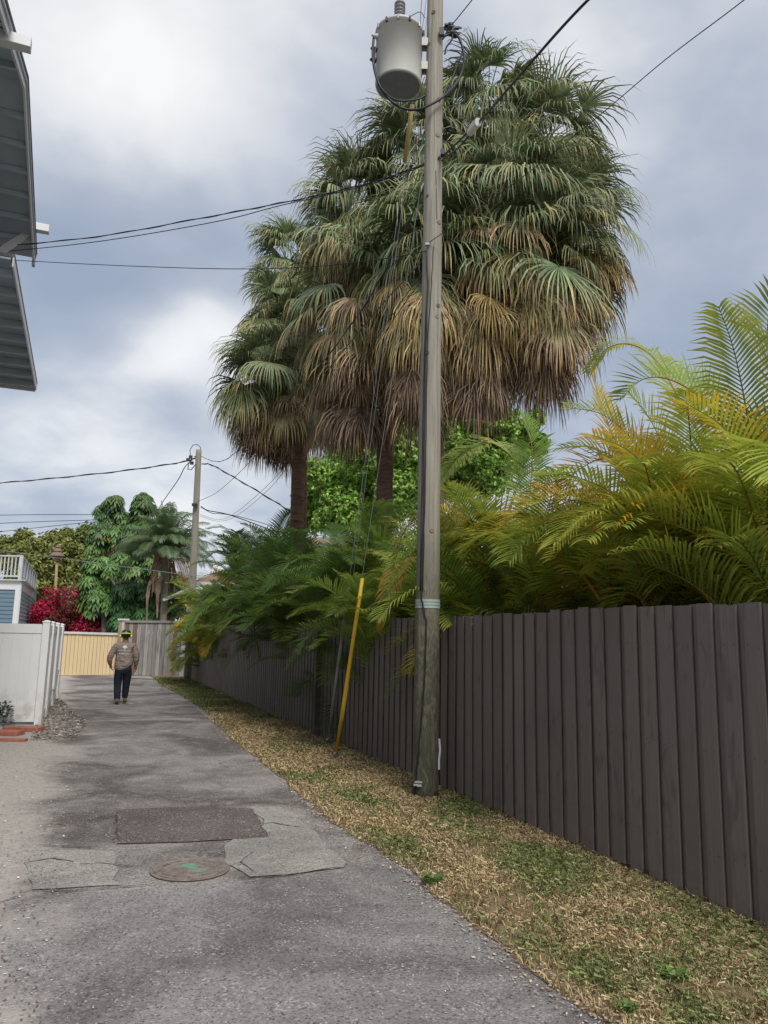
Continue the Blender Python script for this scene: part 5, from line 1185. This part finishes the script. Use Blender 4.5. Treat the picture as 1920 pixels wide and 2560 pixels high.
def person():
    g = G(302, 1761); g.z = .004
    root = empty('person', g, 'person walking away in a taupe long sleeve shirt, dark jeans and a black helmet', 'person')
    k = 1.745/1.67; fw = AU; rt = AV
    # body frame: mostly facing away from the camera
    tocm = Vector((g.x, g.y, 0)).normalized(); fw = tocm; rt = Vector((fw.y, -fw.x, 0))
    def W(x, y, z): return tuple((rt*x+fw*y+Zv*z)*k)
    SK = m_plain('skin', (.17, .085, .055), .6, .3)
    def mk(name, chains, mat, extra=None, sub=2):
        me = skin_mesh([[(W(*p), (r[0]*k, r[1]*k) if isinstance(r, tuple) else r*k) for p, r in c] for c in chains], None, sub); me.name = name
        if extra:
            bm = bmesh.new(); bm.from_mesh(me); extra(bm); bm.to_mesh(me); bm.free()
        me.materials.clear(); me.materials.append(mat)
        ca = me.color_attributes.get('Col') or me.color_attributes.new('Col', 'FLOAT_COLOR', 'POINT')
        ca.data.foreach_set('color', np.ones(len(me.vertices)*4, dtype=np.float32))
        me.polygons.foreach_set('use_smooth', [True]*len(me.polygons))
        o = bpy.data.objects.new(name, me); COL.objects.link(o); o.parent = root; return o
    LS, LE, LW = (-.195, .02, 1.33), (-.325, -.02, 1.04), (-.295, .06, .88)
    RS, RE, RW = (.195, .02, 1.33), (.27, -.03, 1.06), (.265, .03, .86)
    LH, LK, LA = (-.095, 0, .86), (-.105, .03, .46), (-.085, -.06, .09)
    RH, RK, RA = (.095, 0, .86), (.085, .07, .47), (.075, .12, .10)
    def hand(w, dirx, sgn):
        d = Vector(dirx).normalized(); ac = Vector((0, 1, 0)); up_ = d.cross(ac).normalized(); w = Vector(w); ch = []
        ch.append([(tuple(w), .026), (tuple(w+d*.045), (.030, .040)), (tuple(w+d*.085), (.024, .040))])
        for i, (o, L) in enumerate(((.030, .068), (.011, .078), (-.009, .072), (-.028, .056))):
            a = w+d*.085+ac*o; p1 = a+d*L*.45; p2 = p1+(d*.6-up_*sgn*.8).normalized()*L*.32; p3 = p2+(d*.1-up_*sgn).normalized()*L*.25
            ch.append([(tuple(w+d*.05+ac*o*.8), .010), (tuple(a), .0098), (tuple(p1), .0092), (tuple(p2), .0085), (tuple(p3), .0072)])
        a = w+d*.03+ac*.03; ch.append([(tuple(w+d*.02+ac*.015), .012), (tuple(a+ac*.012), .0118), (tuple(a+ac*.030+d*.03), .0105), (tuple(a+ac*.028+d*.055-up_*sgn*.012), .009)])
        return ch
    def head(bm):
        hc = Vector(W(0, .025, 1.555)); r_ = bmesh.ops.create_uvsphere(bm, u_segments=24, v_segments=18, radius=1)
        for v_ in r_['verts']:
            c = v_.co.copy(); x, y, z = c
            jaw = 1-.22*max(0, -z); v_.co = hc+(rt*(x*.077*jaw)+fw*(y*.098*(1-.1*max(0, -z)))+Zv*(z*.118))*k
        for sx in (-1, 1):
            r_ = bmesh.ops.create_uvsphere(bm, u_segments=10, v_segments=8, radius=1)
            for v_ in r_['verts']: c = v_.co.copy(); v_.co = hc+(rt*(sx*.080+c.x*.012)+fw*(c.y*.022-.005)+Zv*(c.z*.033-.01))*k
            r_ = bmesh.ops.create_uvsphere(bm, u_segments=8, v_segments=6, radius=1)
            for v_ in r_['verts']: c = v_.co.copy(); v_.co = hc+(rt*(sx*.030+c.x*.014)+fw*(.083+c.y*.012)+Zv*(c.z*.008+.008))*k
        r_ = bmesh.ops.create_uvsphere(bm, u_segments=10, v_segments=8, radius=1)
        for v_ in r_['verts']: c = v_.co.copy(); v_.co = hc+(rt*(c.x*.014)+fw*(.098+c.y*.018)+Zv*(c.z*.026-.018))*k
        r_ = bmesh.ops.create_uvsphere(bm, u_segments=10, v_segments=8, radius=1)
        for v_ in r_['verts']: c = v_.co.copy(); v_.co = hc+(rt*(c.x*.024)+fw*(.086+c.y*.010)+Zv*(c.z*.008-.058))*k
    pel = (0, 0, .90)
    body = [[(pel, (.14, .10)), ((0, .0, 1.05), (.13, .10)), ((0, .02, 1.25), (.15, .11)), ((0, .015, 1.36), (.11, .08)), ((0, .0, 1.44), .055), ((0, .02, 1.53), .055)],
            [((0, .015, 1.36), (.11, .08)), (LS, .06), (LE, .042), (LW, .028)], [((0, .015, 1.36), (.11, .08)), (RS, .06), (RE, .042), (RW, .028)],
            [(pel, (.14, .10)), (LH, .09), (LK, .058), (LA, .04), ((-.085, .06, .04), .035)], [(pel, (.14, .10)), (RH, .09), (RK, .058), (RA, .04), ((.075, .22, .04), .035)]]
    body += hand(LW, (.35, .3, -.9), -1)+hand(RW, (.05, .12, -1), 1)
    bo = mk('body', body, SK, head)
    SH = MT('taupe_cloth'); v = SH.map(); nn = SH.noise(SH.map((1, 1, 2.2)), 5.5, 3, .5, 1.2); n3 = SH.noise(v, 60, 2, .5); cs = SH.mix(SH.rng(n3, .3, .7), (.19, .15, .13), (.25, .20, .18)); SH.bump(nn, .9, .06); SHM = SH.fin(cs, .95, .1)
    shirt = mk('shirt', [[((-.0, 0, .72), (.235, .17)), ((0, 0, .84), (.235, .17)), ((0, 0, 1.0), (.225, .16)), ((0, .01, 1.20), (.235, .155)), ((0, .01, 1.33), (.18, .12)), ((0, .005, 1.43), (.085, .075))],
            [((0, .01, 1.33), (.18, .12)), (LS, .095), ((-.265, .0, 1.18), .085), (LE, .072), (LW, .050)], [((0, .01, 1.33), (.18, .12)), (RS, .095), ((.25, -.01, 1.18), .085), (RE, .072), (RW, .050)]], SHM)
    # hem rides up towards the right
    for v_ in shirt.data.vertices:
        z = v_.co.z/k; x = v_.co.dot(rt)/k
        if z < .93 and abs(x) < .23: v_.co.z += (.10*max(0, x+.05)/.2)*k
    JN = MT('dark_denim'); v = JN.map(); nn = JN.noise(v, 7, 4, .6, .8); n3 = JN.noise(v, 90, 2, .5); cs = JN.mix(JN.rng(n3, .3, .7), (.012, .015, .026), (.024, .028, .042)); JN.bump(nn, .9, .05); JNM = JN.fin(cs, .95, .1)
    mk('trousers', [[((0, 0, .97), (.19, .14)), ((0, 0, .84), (.20, .15)), (LH[:2]+(.72,), .130), ((-.10, .02, .60), .110), (LK, .092), ((-.095, -.03, .25), .082), ((-.088, -.055, .08), .074)],
                    [((0, 0, .84), (.20, .15)), (RH[:2]+(.72,), .130), ((.092, .04, .60), .110), (RK, .092), ((.08, .10, .25), .082), ((.075, .12, .10), .072)]], JNM)
    BT = m_plain('brown_boot', (.13, .085, .05), .7, .3)
    for x, y, z, l in ((-.09, -.07, 0, 0), (.08, .12, .012, 1)):
        mk('boot', [[((x, y-.02, z+.15), .055), ((x, y-.03, z+.06), (.052, .052)), ((x+.0, y+.07, z+.045), (.05, .042)), ((x, y+.17, z+.035), (.048, .032))]], BT)
    # helmet
    hc = Vector(W(0, .015, 1.585)); BK = m_plain('black_shell', (.012, .012, .013), .35, .5); HV = m_plain('high_vis_plastic', (.62, .85, .03), .45, .4)
    b = MB(); prof = [(.104, -.035), (.112, -.03), (.112, .0), (.108, .04), (.090, .078), (.055, .102), (.012, .110)]
    ax = (rt, fw*1.12, Zv); b.lathe([(r*k*1.04, z*k*1.12) for r, z in prof], hc, 28, (1, 1, 1), ax); h_ = b.build('helmet', BK, root, smooth=True, origin=g)
    h_.location = (0, 0, 0)
    for me_o, off in ((h_, hc),): pass
    def add_h(name, bld, mat, smooth=True):
        o = bld.build(name, mat, None, smooth=smooth); o.parent = h_; return o
    # fix origin: geometry was built in person-local coordinates
    h_.data.transform(Matrix.Translation(g))
    b = MB(); pts = []
    for i in range(17):
        a = math.radians(180*i/16); pts.append(hc+rt*(math.cos(a)*.116*k)+Zv*((math.sin(a)*.02+.012)*k)-fw*(math.sin(a)*.125*k))
    b.tube(pts, .013*k, 6, (1, 1, 1)); add_h('strap_band', b, HV)
    b = MB(); pts = [hc+rt*(math.cos(math.radians(a))*.118*k)+Zv*(math.sin(math.radians(a))*.115*k) for a in range(0, 181, 12)]; b.tube(pts, .007*k, 6); add_h('head_arch', b, HV)
    for sx in (-1, 1):
        b = MB(); b.lathe([(.02*k, -.02*k), (.042*k, -.018*k), (.046*k, 0), (.040*k, .02*k), (.015*k, .028*k)], hc+rt*sx*.112*k-Zv*.035*k, 16, (1, 1, 1), (fw, Zv, rt*sx)); add_h('ear_muff', b, HV)
    # print on the back of the shirt
    WP = m_plain('white_print', (.55, .53, .52), .8, .2)
    dg = bpy.context.evaluated_depsgraph_get()
    from mathutils.bvhtree import BVHTree
    bvh = BVHTree.FromPolygons([v_.co for v_ in shirt.data.vertices], [tuple(p_.vertices) for p_ in shirt.data.polygons])
    def wrap(me, name):
        for v_ in me.vertices:
            x, z = v_.co.x, v_.co.y; o = (rt*x+Zv*z)*1.0; hit = bvh.ray_cast(o-fw*1.0, fw); y = hit[0] if hit[0] else o-fw*.13; v_.co = y-fw*.006
        me.materials.clear(); me.materials.append(WP); ca = me.color_attributes.new('Col', 'FLOAT_COLOR', 'POINT'); ca.data.foreach_set('color', np.ones(len(me.vertices)*4, dtype=np.float32))
        o = bpy.data.objects.new(name, me); COL.objects.link(o); o.parent = shirt
    def text(s, x, z, size):
        cu = bpy.data.curves.new('t', 'FONT'); cu.body = s; cu.size = size; cu.align_x = 'CENTER'; cu.offset = size*.015; o = bpy.data.objects.new('t', cu); COL.objects.link(o)
        me = bpy.data.meshes.new_from_object(o.evaluated_get(bpy.context.evaluated_depsgraph_get())); COL.objects.unlink(o); bpy.data.objects.remove(o)
        for v_ in me.vertices: v_.co.x += x; v_.co.y += z
        wrap(me, 'printed_text')
    text('A.S.A. Tree LLC', 0, 1.205*k, .046*k); text('&', 0, 1.18*k, .026*k); text('REMOVALS', 0, 1.135*k, .050*k); text('Call today', .01, 1.112*k, .02*k)
    me = bpy.data.meshes.new('tree_emblem'); vs_ = []; fs = []
    def disc(cx, cz, r, ry=None, n=14):
        b0 = len(vs_); vs_.append((cx, cz, 0)); ry = ry or r
        for i in range(n): vs_.append((cx+math.cos(i/n*6.283)*r, cz+math.sin(i/n*6.283)*ry, 0))
        fs.extend([(b0, b0+1+i, b0+1+(i+1) % n) for i in range(n)])
    for cx, cz, r in ((0, 1.318, .030), (-.032, 1.300, .022), (.032, 1.300, .022), (-.015, 1.285, .022), (.018, 1.285, .022), (-.018, 1.315, .022), (.02, 1.315, .022)): disc(cx*k, cz*k, r*k, r*.8*k)
    b0 = len(vs_); vs_ += [(-.007*k, 1.28*k, 0), (.007*k, 1.28*k, 0), (.005*k, 1.245*k, 0), (.016*k, 1.232*k, 0), (-.016*k, 1.232*k, 0), (-.005*k, 1.245*k, 0)]; fs += [(b0, b0+5, b0+2, b0+1), (b0+5, b0+4, b0+3, b0+2)]
    me.from_pydata(vs_, [], fs); wrap(me, 'tree_emblem')
person()
